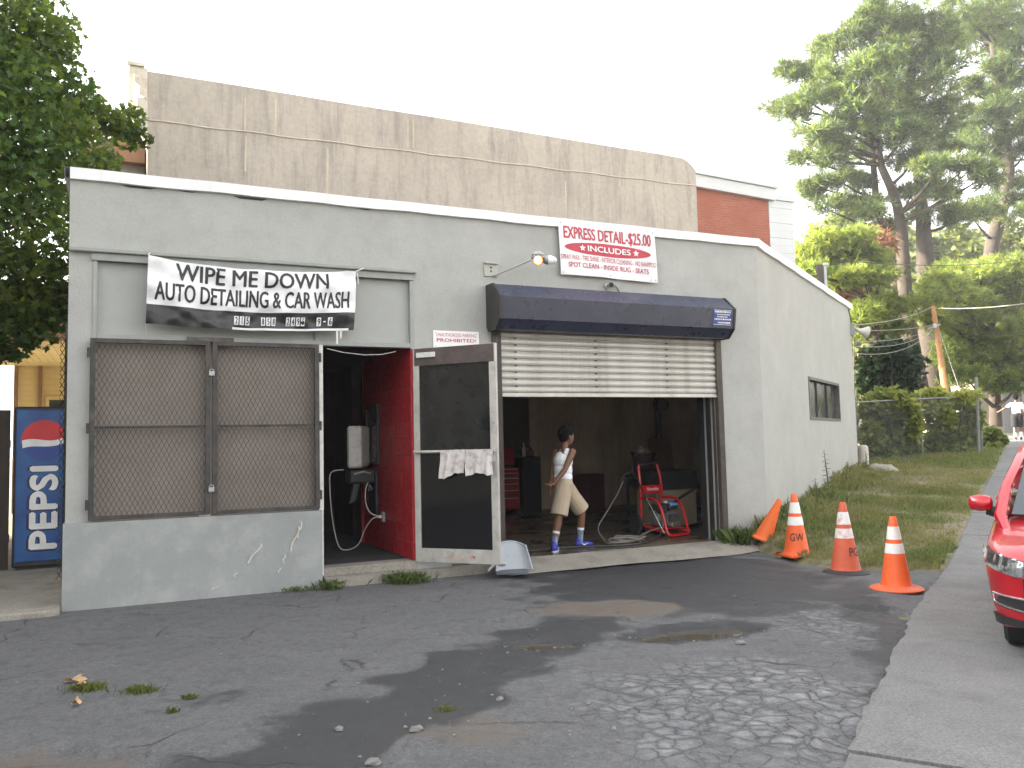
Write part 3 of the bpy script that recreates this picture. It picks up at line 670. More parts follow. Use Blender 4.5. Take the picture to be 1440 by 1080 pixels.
# door leaf, standing open in front of the wall
da = math.atan2(-.74, .67)
dr = thing('door', 'aluminium framed glass entrance door standing open', None, (3.06, -.03, .19), da); dr.parent = B; del dr['label']
DW, DH = 1.05, 2.44
mb = MB()
mb.box(0, .075, -.022, .022, 0, DH); mb.box(DW-.085, DW, -.022, .022, 0, DH); mb.box(.075, DW-.085, -.022, .022, 0, .155)
mb.box(.075, DW-.085, -.022, .022, 1.225, 1.262); mb.build('door_frame', alum, dr, bevel=.003)
mb = MB(); mb.box(.02, DW-.02, -.026, .026, DH-.205, DH-.004); mb.build('top_rail', bronze, dr, bevel=.003)
mb = MB(); mb.box(.06, .30, -.055, -.027, DH-.115, DH-.055, b=.005); mb.build('door_closer', whitep, dr)
gd = glassmat('grimy_tinted_glass', (.010, .010, .010), .04, dirt=.10); gd2 = glassmat('black_tinted_glass', (.006, .006, .007), .06, dirt=.03)
MB().box(.075, DW-.085, -.006, .006, 1.262, DH-.205).build('door_pane', gd, dr)
MB().box(.075, DW-.085, -.006, .006, .155, 1.225).build('door_pane', gd2, dr)
mb = MB(); mb.tube([(.02, -.055, 1.245), (DW-.02, -.055, 1.245)], .016, 8)
for x in (.03, DW-.04): mb.box(x-.018, x+.018, -.06, -.022, 1.225, 1.265)
mb.build('push_bar', alum, dr)
mb = MB(); mb.tube([(DW-.04, -.03, 1.55), (DW-.04, -.022, 1.55)], .018, 10); mb.tube([(DW-.04, -.03, 1.67), (DW-.04, -.022, 1.67)], .012, 8); mb.build('lock_cylinder', galv, dr)
mb = MB()
random.seed(4)
for k in range(16):
    x = .3+.45*random.random(); z0 = .04+.03*random.random(); w_ = random.uniform(.01, .05)
    mb.add([(x, -.0235, z0), (x+w_, -.0235, z0-.01), (x+w_*.9, -.0235, z0+.02), (x+.01, -.0235, z0+.03)], [(0, 1, 2, 3)])
mb.build('red_scuff', M('faded_red_scuff', (.55, .36, .33), .7), dr)
# ------------------------------------------------------------------ houses behind
RH = thing('row_house', 'tall row house behind the car wash with streaked tan party wall and lit porch', 'house', W(0, 0, 0), TH)
mb = MB()
top = [(.35, 8.48), (2.0, 8.47), (4.0, 8.44), (6.0, 8.43), (8.0, 8.40), (10, 8.37), (11.6, 8.36), (12.28, 8.34), (12.45, 8.27), (12.66, 8.10)]
mb.prism([(.35, -.2)]+[(.36, 7.53), (.35, 7.56)]+top+[(12.67, 7.70), (12.66, -.2)], 7.0, 7.3); mb.build('party_wall', party, RH)
mb = MB()
for i in range(40):                                       # raised cold joint across the wall
    x0, x1 = .36+12.28*i/40, .36+12.28*(i+1)/40; z0, z1 = 7.56+.13*i/40+.012*math.sin(i*1.3), 7.56+.13*(i+1)/40+.012*math.sin(i*1.3+1.3)
    mb.add([(x0, 6.975, z0-.012), (x1, 6.988, z1-.012), (x1, 6.988, z1+.012), (x0, 6.988, z0+.012), (x0, 7.0, z0-.016), (x1, 7.0, z1-.016), (x1, 7.0, z1+.016), (x0, 7.0, z0+.016)], [(0, 1, 2, 3), (4, 5, 1, 0), (3, 2, 6, 7)])
mb.build('cold_joint', M('pale_mortar_line', (.52, .45, .37), .9), RH)
for x, z0, z1 in ((2.05, 7.6, 8.25), (2.62, 7.62, 8.3), (2.06, 6.8, 7.5), (3.62, 6.3, 7.45), (5.3, 7.7, 8.3), (5.42, 7.7, 8.3), (9.0, 6.4, 7.4)):
    MB().add([(x, 6.995, z0), (x+.035, 6.995, z0), (x+.045, 6.995, z1), (x+.01, 6.995, z1)], [(0, 1, 2, 3)]).build('mortar_run', M('cream_mortar_run', (.55, .47, .35), .9), RH)
mb = MB(); mb.box(.36, 12.6, 7.3, 16, -.2, 7.9); mb.build('main_block', party, RH)
mb = MB(); mb.prism([(.35, 8.48), (.06, 8.50), (.04, 8.40), (.12, 8.36), (.14, 8.2), (.22, 8.14), (.22, 7.98), (.30, 7.95), (.35, 7.9)], 6.9, 16); mb.prism([(.36, 7.95), (.18, 7.92), (.19, 7.45), (.30, 7.2), (.36, 7.0)], 6.92, 7.16)
mb.box(.02, .3, 6.86, 6.97, 8.50, 8.56); mb.build('cornice', M('peeling_cornice_paint', (.66, .60, .50), .7, 0, .15, 4, .2, 30, dirt=(.35, .2, .1), dirt_amt=.6, dirt_scale=5), RH)
mb = MB(); mb.box(-.55, .34, 8.0, 10.5, 4.6, 7.0); mb.build('bay_wall', M('grey_bay_siding', (.30, .30, .28), .7), RH)
mb = MB(); mb.prism([(.34, 7.75), (-.75, 7.15), (-.75, 7.0), (.34, 7.0)], 7.8, 10.7); mb.build('bay_roof', brownw, RH)
pc = thing('porch_ceiling', None, None); pc.parent = RH; first = {}
for i in range(23):
    for mtl, y0, y1, zc in ((brownw, 6.7, 9.2, 3.72), (cream, 9.2, 14.4, 3.70)):  # one ceiling: shaded front boards coloured brown, lit rear boards cream
        if mtl not in first: o = first[mtl] = MB().box(0, .142, y0, y1, zc, zc+.03, b=.006).build('board', mtl, pc)
        else: o = link(first[mtl].copy(), pc)
        o.location = (-3.1+i*.15, 0, random.uniform(-.002, .002))
mb = MB(); mb.box(-3.2, .34, 6.6, 14.6, 3.76, 3.95); mb.prism([(-3.4, 3.7), (-3.4, 4.0), (.34, 4.6), (.34, 3.96), (-3.2, 3.96), (-3.2, 3.7)], 6.5, 14.6); mb.build('porch_roof', brownw, RH)
ew = thing('porch_end_wall', None, None); ew.parent = RH; o = None
for i in range(27):
    if o is None: o0 = o = MB().box(-2.35, .34, 14.42, 14.46, 0, .132, b=.005).build('siding_board', cream, ew)
    else: o = link(o0.copy(), ew)
    o.location = (0, -.004*(i % 2), .1+i*.136)
MB().box(-2.34, .33, 14.465, 14.5, .0, 3.7).build('sheathing', cream, ew)
mb = MB(); mb.box(-1.9, -1.82, 14.3, 14.42, .1, 3.7); mb.box(-2.42, -2.34, 14.3, 14.5, .1, 3.7); mb.build('trim_board', brownw, ew)
wf = MB(); wf.box(-1.72, -1.0, 14.34, 14.42, 1.7, 1.78); wf.box(-1.72, -1.0, 14.34, 14.42, 2.86, 2.95); wf.box(-1.72, -1.66, 14.34, 14.42, 1.78, 2.86); wf.box(-1.06, -1.0, 14.34, 14.42, 1.78, 2.86)
wf = wf.build('porch_window', cream, RH); MB().box(-1.66, -1.06, 14.385, 14.40, 1.78, 2.86).build('pane', gp, wf)
for x, y in ((-3.05, 6.8), (-3.05, 10.5), (-3.05, 14.3), (-2.1, 8.2)):
    MB().box(x-.05, x+.05, y-.05, y+.05, .0, 3.7, b=.01).build('porch_post', brownw, RH)

BH = thing('brick_house', 'red brick house with white cornice showing past the end of the tan wall', 'house', W(0, 0, 0), TH)
mb = MB(); mb.box(13.4, 16.74, 9.0, 15, -.2, 8.42); mb.build('brick_wall', brickm, BH)
mb = MB(); mb.prism([(13.3, 8.43), (16.90, 8.29), (16.92, 8.62), (13.3, 8.76)], 8.86, 9.15); mb.prism([(13.3, 8.77), (17.0, 8.63), (17.0, 8.69), (13.3, 8.83)], 8.8, 9.2); mb.build('cornice', whitew, BH)
sd = thing('siding_wall', None, None); sd.parent = BH; o0 = None
for i in range(38):
    if o0 is None: o = o0 = MB().prism([(16.76, 0), (17.66, 0), (17.66, .215), (16.76, .215)], 9.0, 9.05).build('siding_board', whitew, sd)
    else: o = link(o0.copy(), sd)
    o.location = (0, 0, .02+i*.219); o.rotation_euler = (R(1.6), 0, 0); o.location.y = -.0
    o.rotation_euler = (0, 0, 0)
    o.location.y = -.006*(i % 2)
mb = MB(); mb.box(16.72, 17.74, 8.95, 9.2, 8.345, 8.5); mb.box(16.76, 17.64, 9.051, 13, -.2, 8.34); mb.build('return_wall', whitew, BH)

# distant houses glimpsed through the pines
DH_ = thing('distant_house', 'pale grey house far behind the left edge of the pines', 'house')
p = at(1132, 372, 60); q = at(1132, 640, 60)
mb = MB(); mb.box(p.x-1.3, p.x+8, 60, 68, 0, p.z+.3); mb.build('wall', M('pale_grey_siding', (.42, .43, .42), .7), DH_)
mb = MB(); mb.prism([(p.x-1.8, p.z+.3), (p.x+8.5, p.z+.3), (p.x+8.2, p.z+1.2), (p.x-1.4, p.z+1.2)], 59.6, 68.4); mb.build('roof', M('grey_shingle', (.22, .22, .22), .9), DH_)
FH = thing('hillside_house', 'red brick hillside house with chimney glimpsed between the right pines', 'house')
p = at(1418, 340, 75); mb = MB(); mb.box(p.x-9, p.x+10, 76, 84, 0, p.z-1.5); mb.build('wall', brickm, FH)
mb = MB(); mb.prism([(p.x-10, p.z-1.5), (p.x+11, p.z-1.5), (p.x+8, p.z+.2), (p.x-7, p.z+.2)], 75.6, 84.4); mb.build('roof', M('grey_roofing', (.3, .3, .31), .85), FH)
mb = MB(); mb.box(p.x-.9, p.x+.4, 75.2, 76.4, p.z-2, p.z+1.0); mb.box(p.x-1.05, p.x+.55, 75.05, 76.55, p.z+1.0, p.z+1.2); mb.build('chimney', brickm, FH)
# block garage at the end of the sidewalk
G0 = at(1383, 612, 38); GA = TH
GB = thing('block_garage', 'tan cinder block garage with grey door at the end of the sidewalk', 'garage', (G0.x, G0.y, 0), R(6))
mb = MB(); mb.box(-.3, 1.05, 0, 6, .8, 4.4); mb.box(1.05, 1.98, 0, 6, 3.55, 4.4); mb.box(1.05, 1.98, 0, 6, .8, 1.5); mb.box(1.98, 9, 0, 6, .8, 4.4); mb.build('block_wall', cinder, GB)
mb = MB(); mb.box(1.06, 1.97, .06, .12, 1.5, 3.55); mb.build('door', M('grey_door_paint', (.20, .20, .215), .6), GB)
mb = MB(); mb.box(-.5, 9.2, -.2, 6.2, 4.4, 4.6); mb.build('roof', tar, GB)

# ------------------------------------------------------------------ signs
SB = thing('banner', 'long sagging white cloth banner with black bottom strip tied over the screened window', 'banner', W(0, 0, 0), TH)
def ban(a, b):                                            # a,b in 0..1, b up
    xl, xr = .20+.02*b, 2.33+.035*b
    zt = 3.50-.13*math.sin(PI*min(1, a*1.05))**.8*.55-.02*a; zb = 2.80-.035*math.sin(PI*a)+.01*a
    x = xl+(xr-xl)*a; z = zb+(zt-zb)*b
    y = -.125-.022*math.sin(9*a+3*b)*(.3+.7*b)-.016*abs(math.sin(13*a+7*b+.6))**3-.014*abs(math.sin(21*a-9*b))**4-.012*math.sin(23*a-5*b)*(1-b*.5)-.010*math.sin(14*b+4*a)-.03*math.sin(PI*b)
    return Vector((x, y, z))
mb = MB(); mb.mat(vinyl); mb.grid(lambda a, b: ban(a, .29+.71*b), 60, 20); mb.build('cloth', vinyl, SB, smooth=True)
mb = MB(); mb.grid(lambda a, b: ban(a, .29*b)+Vector((0, -.004*math.sin(40*a+9*b), 0)), 60, 10); mb.build('cloth_strip', blkvin, SB, smooth=True)
bf = lambda x, z: ban(x, z)+Vector((0, -.004, 0))
lettering('WIPE ME DOWN', .125, .855, .70, .965, bf, inkb, SB, .022, 1, xs=.33)
lettering('AUTO DETAILING & CAR WASH', .035, .965, .365, .640, bf, inkb, SB, .018, 1, xs=.33)
for tx, a0, a1 in (('215', .395, .475), ('858', .525, .60), ('2495', .645, .745), ('9-6', .80, .885)):
    mb = MB(); n = len(tx)
    for k in range(n):
        x0 = a0+(a1-a0)*k/n+.003; x1 = a0+(a1-a0)*(k+1)/n-.003
        if tx[k] == '-': continue
        mb.add([bf(x0, .075)+Vector((0, -.004, 0)), bf(x1, .075)+Vector((0, -.004, 0)), bf(x1, .215)+Vector((0, -.004, 0)), bf(x0, .215)+Vector((0, -.004, 0))], [(0, 1, 2, 3)])
    mb.build('number_tile', plate, SB)
    for k in range(n):
        x0 = a0+(a1-a0)*k/n+(.008 if tx[k] != '1' else .0125); x1 = a0+(a1-a0)*(k+1)/n-(.008 if tx[k] != '1' else .0125); f2 = lambda x, z: bf(x, z)+Vector((0, -.020, 0))
        if tx[k] == '-': lettering('-', x0, x1, .135, .155, f2, plate, SB, 0, 0, 'numeral')
        else: lettering(tx[k], x0, x1, .090, .200, f2, inkb, SB, .02, 0, 'numeral', xs=.33)
mb = MB(); mb.grid(lambda a, b: ban(.39+.58*a, -.005+.035*b)+Vector((0, -.012, 0)), 20, 2); mb.build('white_tape', vinyl, SB, smooth=True)
mb = MB()
for x, l in ((.905, .15), (.925, .09)):
    p = ban(x, .0); mb.add([(p.x, p.y-.014, p.z+.01), (p.x+.025, p.y-.014, p.z+.01), (p.x+.022, p.y-.005, p.z-l), (p.x+.004, p.y-.005, p.z-l)], [(0, 1, 2, 3)])
mb.build('loose_tape', whitep, SB)
mb = MB(); a, b_ = ban(0, 1), ban(1, 1)
mb.tube([a, (a.x+.02, -.075, a.z+.04)], .006, 5); mb.tube([b_, (b_.x+.10, -.075, b_.z+.05)], .006, 5); mb.tube([(b_.x+.02, -.09, b_.z+.01), (b_.x+.035, -.09, b_.z-.14)], .007, 5); mb.tube([ban(0, 0), (.205, -.04, 2.70)], .004, 5); mb.build('tie_cord', whitep, SB)

SE = thing('price_banner', 'white banner with red lettering and red oval hung under the coping', 'banner', W(5.0, 0, 3.63), TH)
EW, EH = 1.465, .70
def ex(x, z):                                             # metres on the banner
    a, b = x/EW, z/EH
    return Vector((x+.015*(1-b), -.055-.008*math.sin(7*a+2*b)-.008*math.sin(4*b+1)-.006*math.sin(19*a)*(1-b), z-.014*a+.012*math.sin(5*a)*(1-b)*.6))
mb = MB(); mb.grid(lambda a, b: ex(EW*a, EH*b), 36, 18); mb.build('cloth', vinyl, SE, smooth=True)
ef = lambda x, z: ex(x, z)+Vector((0, -.004, 0)); ef2 = lambda x, z: ex(x, z)+Vector((0, -.007, 0))
lettering('EXPRESS DETAIL-$25.00', .07, 1.39, .455, .635, ef, inkr, SE, .018, 1)
def oval(u, v): a = u*2*PI; return ef(.725+.655*math.cos(a)*v, .365+.085*math.sin(a)*v)
mb = MB(); mb.grid(oval, 48, 6, flip=True); mb.build('red_oval', inkr, SE)
lettering('INCLUDES', .415, 1.06, .330, .405, ef2, inkw, SE, .03, 1)
for sx in (.335, 1.145):
    mb = MB(); mb.add([ef2(sx, .368)]+[ef2(*p) for p in star(sx, .365, .048)], [(0, 1+(i+1) % 10, 1+i) for i in range(10)]); mb.build('star', inkw, SE)
lettering('SPRAY WAX - TIRE SHINE - INTERIOR CLEANING - NO SHAMPOO', .012, 1.45, .20, .265, ef, inkr, SE, .0, 1)
lettering('SPOT CLEAN - INSIDE RUG - SEATS', .11, 1.33, .105, .168, ef, inkr, SE, .01, 1)
mb = MB()
for x, z in ((.03, .67), (EW-.03, .67), (.03, .03), (EW-.03, .03), (.73, .03), (EW-.10, .03)):
    p = ex(x, z); mb.tube([(p.x, p.y-.004, p.z), (p.x, p.y+.02, p.z)], .010, 8)
mb.build('grommet', galv, SE)

SU = thing('warning_sign', 'small white plate with red lettering above the open glass door', 'sign', W(3.31, 0, 2.64), TH)
MB().box(0, .585, -.012, -.003, 0, .22, b=.003).build('sign_plate', plate, SU)
uf = lambda x, z: Vector((x, -.0135, z))
lettering('UNAUTHORIZED PARKING', .04, .545, .150, .192, uf, inkr, SU, .0, 0)
lettering('PROHIBITED!', .045, .545, .088, .128, uf, inkr, SU, .025, 0)
mb = MB()
for x, z in ((.03, .195), (.555, .195), (.03, .03), (.555, .03)): mb.tube([(x, -.017, z), (x, -.011, z)], .006, 6)
mb.build('screw', galv, SU)

# ------------------------------------------------------------------ fixtures on the front
LF = thing('outdoor_lamp', 'twin headed outdoor lamp on a rod, left head glowing orange', 'lamp', W(4.07, 0, 3.53), TH)
mb = MB(); mb.box(-.09, .09, -.018, -.002, .02, .20, b=.004); mb.box(-.09, .09, -.05, -.018, .175, .20); mb.build('mounting_plate', M('cream_box_paint', (.42, .41, .37), .6), LF)
mb = MB(); mb.box(-.012, .012, -.022, -.017, .12, .14); mb.box(-.010, .010, -.022, -.017, .075, .095); mb.build('bolt', ironm, LF)
mb = MB(); mb.tube([(.02, -.03, .03), (.05, -.06, .035), (.42, -.30, .20)], .010, 7); mb.build('conduit_rod', galv, LF)
fx, fy, fz = .47, -.33, .21
mb = MB(); mb.ball((fx+.02, fy, fz+.045), (.085, .07, .05), 12); mb.box(fx-.06, fx+.11, fy-.05, fy+.05, fz+.0, fz+.03, b=.01); mb.build('junction_box', galv, LF)
amber = M('amber_reflector', (.45, .17, .04), .35, .2)
mb = MB()
def aimed(mb, c, d, prof, n=14):
    q = Vector(d).to_track_quat('Z', 'Y').to_matrix().to_4x4(); mb.lathe(prof, n, Matrix.Translation(c) @ q, False)
aimed(mb, (fx+.02, fy+.01, fz-.01), (-.45, -1, -.35), [(.02, -.02), (.05, .02), (.062, .07), (.060, .075)]); mb.build('lamp_head', amber, LF)
mb = MB(); aimed(mb, (fx+.02, fy+.01, fz-.01), (-.45, -1, -.35), [(.0, .080), (.030, .077), (.047, .068)]); mb.build('lit_bulb', M('lit_bulb_glass', (.9, .6, .3), .4, emit=(1, .50, .16, 2.2)), LF)
mb = MB(); aimed(mb, (fx+.09, fy-.0, fz-.01), (1, -.45, -.05), [(.02, -.02), (.05, .02), (.060, .06)]); mb.build('lamp_head', galv, LF)
mb = MB(); aimed(mb, (fx+.09, fy-.0, fz-.01), (1, -.45, -.05), [(.058, .06), (.055, .10), (.035, .15), (.0, .17)]); mb.build('bulb', M('milky_bulb_glass', (.75, .77, .8), .2), LF)

SCm = thing('security_camera', 'small grey bullet camera on the wall above the roller door hood', 'security camera', W(5.72, 0, 3.53), TH)
mb = MB(); mb.lathe([(.0, 0), (.045, 0), (.045, .02), (.02, .03)], 12, Matrix.Translation((0, 0, 0)) @ Matrix.Rotation(R(90), 4, 'X')); mb.tube([(0, -.02, 0), (0, -.07, .01)], .012, 8); mb.build('bracket', galv, SCm)
mb = MB(); aimed(mb, (.05, -.06, .02), (-.75, -1, -.28), [(.0, -.07), (.03, -.06), (.034, 0), (.034, .09), (.030, .095)]); mb.build('camera_body', galv, SCm)
mb = MB(); aimed(mb, (.05, -.06, .02), (-.75, -1, -.28), [(.028, .096), (.0, .097)]); mb.build('lens', blackp, SCm)
mb = MB(); mb.tube([(.08, -.04, .02), (.14, -.02, -.01), (.19, -.008, -.06)], .006, 6); mb.build('cable', ironm, SCm)

p = SWp(SL-.12, .0, 3.92); q = W(p.x, p.y, 3.80)
LS = thing('horn_speaker', 'grey horn shaped loudspeaker on the far corner of the side wall', 'loudspeaker', q, SWA)
def horn(mb, c, d, prof): aimed(mb, c, d, prof, 16)
mb = MB(); horn(mb, (.12, -.16, -.02), (.62, -.75, -.22), [(.02, -.08), (.035, -.07), (.045, .0), (.06, .06), (.09, .12), (.13, .18), (.134, .184), (.125, .184), (.06, .08), (.0, .05)]); mb.build('horn', M('grey_horn_paint', (.55, .54, .50), .55), LS)
mb = MB(); mb.box(-.02, .05, -.10, -.002, -.12, .12); mb.tube([(.02, -.1, 0), (.12, -.16, -.02)], .025, 8); mb.build('bracket', galv, LS)
mb = MB(); mb.tube([(0, -.03, .1), (-.05, -.02, .3), (-.12, -.01, .42)], .010, 6); mb.build('cable', ironm, LS)

p = SWp(5.85, -.30); q = W(p.x, p.y, 4.1); MP = at(1174, 372, q.y)
MA = thing('service_mast', 'dark steel service mast with pale conduit rising behind the side wall roof edge', 'mast', (q.x, q.y, 4.05))
mb = MB(); mb.box(-.055, .055, -.05, .05, 0, MP.z-4.05, b=.006); mb.build('post', M('brown_steel', (.06, .045, .04), .6), MA)
mb = MB(); mb.tube([(.095, -.03, 0), (.095, -.03, MP.z-4.08)], .030, 10); mb.ball((.11, -.03, MP.z-4.06), (.07, .05, .045), 10); mb.build('conduit', galv, MA)

# wires and the leaning pole
PB = at(1331, 560, 31); PTp = at(1312, 430, 31)
UP = thing('utility_pole', 'short leaning orange brown wooden pole behind the hedge', 'pole', (PB.x, PB.y, float(fY(31))))
mb = MB(); bz = float(fY(31)); mb.tube([(0.45, 0, -.3), (0, 0, PB.z-bz), (PTp.x-PB.x, 0, PTp.z-bz)], [.14, .13, .075], 10); mb.build('shaft', M('orange_pole_wood', (.34, .17, .07), .8, 0, .25, 3, .3, 20), UP)
hk = at(1316, 458, 31)
mb = MB(); mb.box(hk.x-PB.x-.16, hk.x-PB.x-.05, -.16, -.08, hk.z-bz-.1, hk.z-bz+.06); mb.tube([(hk.x-PB.x-.35, -.14, hk.z-bz-.12), (hk.x-PB.x+.1, -.14, hk.z-bz+.02)], .025); mb.build('insulator_bracket', galv, UP)
def wire(name, a, b, sag, r, m, label, group=None):
    pts = [a.lerp(b, t)-Vector((0, 0, sag*4*t*(1-t))) for t in np.linspace(0, 1, 14)]; o0 = pts[0]
    mb = MB(); mb.tube([q-o0 for q in pts], r, 5); return mb.build(name, m, None, label, 'wire', group, loc=o0)
pale = M('pale_cable', (.27, .245, .215), .6); wdir = Vector((swd[0], swd[1], 0))
cor = W(*SWp(SL-.05, .02)[:2], 0); cy = cor.y
g = 'overhead cables between the shop corner and the pole'
wire('cable', at(1201, 457, cy), at(1310, 432, 31), .12, .012, pale, 'topmost pale cable from the horn loudspeaker to the pole tip', g)
for k, (y0, y1, lb) in enumerate(((465, 457, 'thin cable just below the horn loudspeaker'), (480, 462, 'upper cable of the lower bundle running to the pole bracket'), (487, 463, 'middle cable of the lower bundle running to the pole bracket'), (497, 464, 'lowest sagging cable from the wall corner to the pole bracket'))):
    wire('cable', at(1202, y0, cy), at(1312, y1, 30.9), .06+.08*k, .008, pale, lb, g)
wire('cable', at(1313, 433, 31), at(1475, 422, 22), .1, .012, pale, 'pale cable from the pole tip out to the right')
wire('cable', at(1178, 366, q.y), at(1480, 356, 30), .25, .010, ironm, 'black cable from the roof mast across in front of the pines')
wire('guy_wire', at(1320, 462, 31), at(1352, 556, 30), .0, .009, pale, 'guy wire slanting down right from the pole')
wire('guy_wire', at(1314, 466, 31), at(1268, 556, 31.5), .12, .009, pale, 'wire hanging down left from the pole into the hedge')
wire('guy_wire', at(1315, 468, 31), at(1285, 552, 31.5), .25, .009, pale, 'slacker second wire hanging down left from the pole')
# ------------------------------------------------------------------ traffic cones
orange = M('cone_orange', (.80, .125, .025), .5, 0, .08, 5, .08, 40, dirt=(.40, .09, .04), dirt_amt=.3, dirt_scale=6)
orangeb = M('worn_cone_orange', (.62, .11, .05), .6, 0, .12, 6, .12, 40, dirt=(.30, .10, .06), dirt_amt=.5, dirt_scale=7)
refl = M('reflective_white_collar', (.78, .78, .76), .4, 0, .05, 7, .05, 30, dirt=(.45, .36, .28), dirt_amt=.35, dirt_scale=9)
reflb = M('peeling_white_collar', (.74, .74, .72), .45, 0, .06, 7, .08, 30, dirt=(.55, .12, .05), dirt_amt=.95, dirt_scale=13)
conebl = M('black_rubber_base', (.03, .028, .028), .7)
inkf = M('faint_black_stencil', (.10, .035, .03), .7)
def cone(x, y, h, label, body, collar, base, basem, letters=None, rz=0.0, tilt=None, bands=True, lc=None):
    z0 = max(float(ground_z(np.array(x), np.array(y))), float(lot_z(np.array(x), np.array(y))))-.004
    T = thing('traffic_cone', label, 'traffic cone', (x, y, z0), rz, 'orange traffic cones at the edge of the lot')
    if tilt: T.rotation_euler = tilt
    rb, rt = .148*h/.72, .032
    rad = lambda z: rb+(rt-rb)*(z-.03)/(h-.03)
    mb = MB(); mb.lathe([(rb+.012, .028), (rb, .045)]+[(rad(z), z) for z in np.linspace(.08, h-.012, 8)]+[(rt-.004, h), (rt-.012, h), (rt-.014, h-.05)], 28, None, False); mb.build('cone_body', body, T, smooth=True)
    mb = MB()
    if base == 'round': mb.lathe([(.0, 0), (.245, 0), (.25, .012), (.235, .026), (.18, .034), (rb, .045)], 28)
    else:
        s = .19*h/.72; mb.slab([(s*math.copysign(1, math.cos(a))*(1-.16*(k % 2)), s*math.copysign(1, math.sin(a))*(1-.16*((k+1) % 2))) for k, a in enumerate((.5, 1.07, 2.07, 2.64, 3.64, 4.21, 5.21, 5.78))], 0, .03); mb.lathe([(rb+.02, .03), (rb+.002, .05)], 24, None, False)
    mb.build('base', basem, T, smooth=base == 'round', bevel=0 if base == 'round' else .006)
    if bands:
        for a, b_ in ((.585, .725), (.765, .92)):
            z0_, z1_ = h*a-.0, h*b_
            if a < .6: z0_, z1_ = h*.50, h*.635
            else: z0_, z1_ = h*.69, h*.865
            mb = MB(); mb.lathe([(rad(z)+.0025, z) for z in np.linspace(z0_, z1_, 4)], 28, None, False); mb.build('collar', collar, T, smooth=True)
    if letters:
        cz = h*.30; fn = lambda a, z: Vector((math.sin(a)*(rad(z)+.003), -math.cos(a)*(rad(z)+.003), z))
        lettering(letters[0], letters[1], letters[2], cz-.045*h, cz+.075*h, fn, lc or inkb, T, .02, 2)
    return T
ang = lambda x, y: math.atan2(-x, y)*-1
cone(3.36, 11.55, .60, 'small plain orange cone leaning over against the grass by the wall', M('bright_cone_orange', (.85, .16, .03), .5, 0, .06), None, 'square', M('bright_cone_orange', (0, 0, 0)), None, .3, (R(6), R(24), R(-12)), False)
cone(3.47, 10.50, .76, 'upright orange cone marked with black letters on the grass edge', orange, refl, 'square', orange, ('GW', -1.15, .20), .25)
cone(3.64, 9.40, .78, 'faded orange cone with torn white collars on a black base', orangeb, reflb, 'round', conebl, ('PG', -.30, .62), .3, lc=inkf)
cone(3.73, 8.37, .71, 'nearest orange cone on a wide round orange base by the sidewalk', orange, refl, 'round', M('dirty_orange_base', (.66, .13, .05), .6, 0, .12, 6, .1, 40, dirt=(.1, .07, .06), dirt_amt=.5, dirt_scale=5), None, .1)

# ------------------------------------------------------------------ vending machine and board fence at the left
VM = thing('vending_machine', 'tall blue soft drink vending machine with red white blue globe beside the shop', 'vending machine', W(-1.25, 3.0, .06), TH)
bluem, nt, b = newmat('blue_backlit_panel'); v = coord(nt)
sx = N(nt, 'ShaderNodeSeparateXYZ'); nt.links.new(v, sx.inputs[0])
c = mix(nt, ramp(nt, noise(nt, v, 2.2, 3), .35, .7), (.012, .055, .22), (.02, .13, .38)); nt.links.new(c, b.inputs['Base Color']); b.inputs['Roughness'].default_value = .35
mb = MB(); mb.box(0, .72, 0, .75, .03, 2.06, b=.02); mb.box(.04, .68, .05, .7, -.02, .03); mb.build('cabinet', blackp, VM)
MB().box(.03, .69, -.02, -.001, .10, 2.02, b=.01).build('front_panel', bluem, VM)
gx, gz, gr_ = .345, 1.625, .262
def globe(pts, m, nm):
    mb = MB(); mb.add([(gx+gr_*p[0], -.0225, gz+gr_*p[1]) for p in pts], [list(range(len(pts)))]); return mb.build(nm, m, VM)
wv1 = lambda x: .06+.17*x-.14*math.sin(2.6*x+.4)*.9; wv2 = lambda x: -.26+.20*x-.16*math.sin(2.6*x+.4)*.6
def chord(f): return [(x, f(x)) for x in np.linspace(-1, 1, 60) if x*x+f(x)**2 <= 1.0]
up, dn = chord(wv1), chord(wv2)
a0, a1 = math.atan2(up[0][1], up[0][0]) % (2*PI), math.atan2(up[-1][1], up[-1][0])
globe(up+[(math.cos(a), math.sin(a)) for a in np.linspace(a1, a0, 24)], M('globe_red', (.62, .02, .03), .35), 'globe_top')
b0, b1 = math.atan2(dn[0][1], dn[0][0]), math.atan2(dn[-1][1], dn[-1][0])
b0 = b0 if b0 < 0 else b0-2*PI
globe([(math.cos(a), math.sin(a)) for a in np.linspace(b0, b1, 24)]+dn[::-1], M('globe_blue', (.02, .06, .30), .35), 'globe_bottom')
globe(up[::-1]+dn, M('globe_white', (.82, .82, .82), .35), 'globe_band')
fv = lambda x, z: Vector((x, -.0235, z)); fv0 = lambda x, z: Vector((x-.006, -.0215, z-.008))
lettering('PEPSI', .19, .50, .25, 1.30, fv0, M('navy_outline', (.008, .015, .08), .4), VM, .085, 0, rot=True)
lettering('PEPSI', .20, .49, .26, 1.29, fv, inkw, VM, .05, 0, rot=True)
FB = thing('board_fence', 'dark stained board fence at the left edge beside the blue machine', 'fence', W(-1.30, 3.15, 0), TH); o0 = None
for i in range(22):
    if o0 is None: o = o0 = MB().box(-.172, -.004, 0, .025, .04, 2.10, b=.004).build('board', brownd, FB)
    else: o = link(o0.copy(), FB)
    o.location = (-.176*i, random.uniform(-.004, .004), random.uniform(-.015, .015))
mb = MB(); mb.box(-3.9, 0, .026, .06, .4, .5); mb.box(-3.9, 0, .026, .06, 1.6, 1.7); mb.build('rail', brownd, FB)
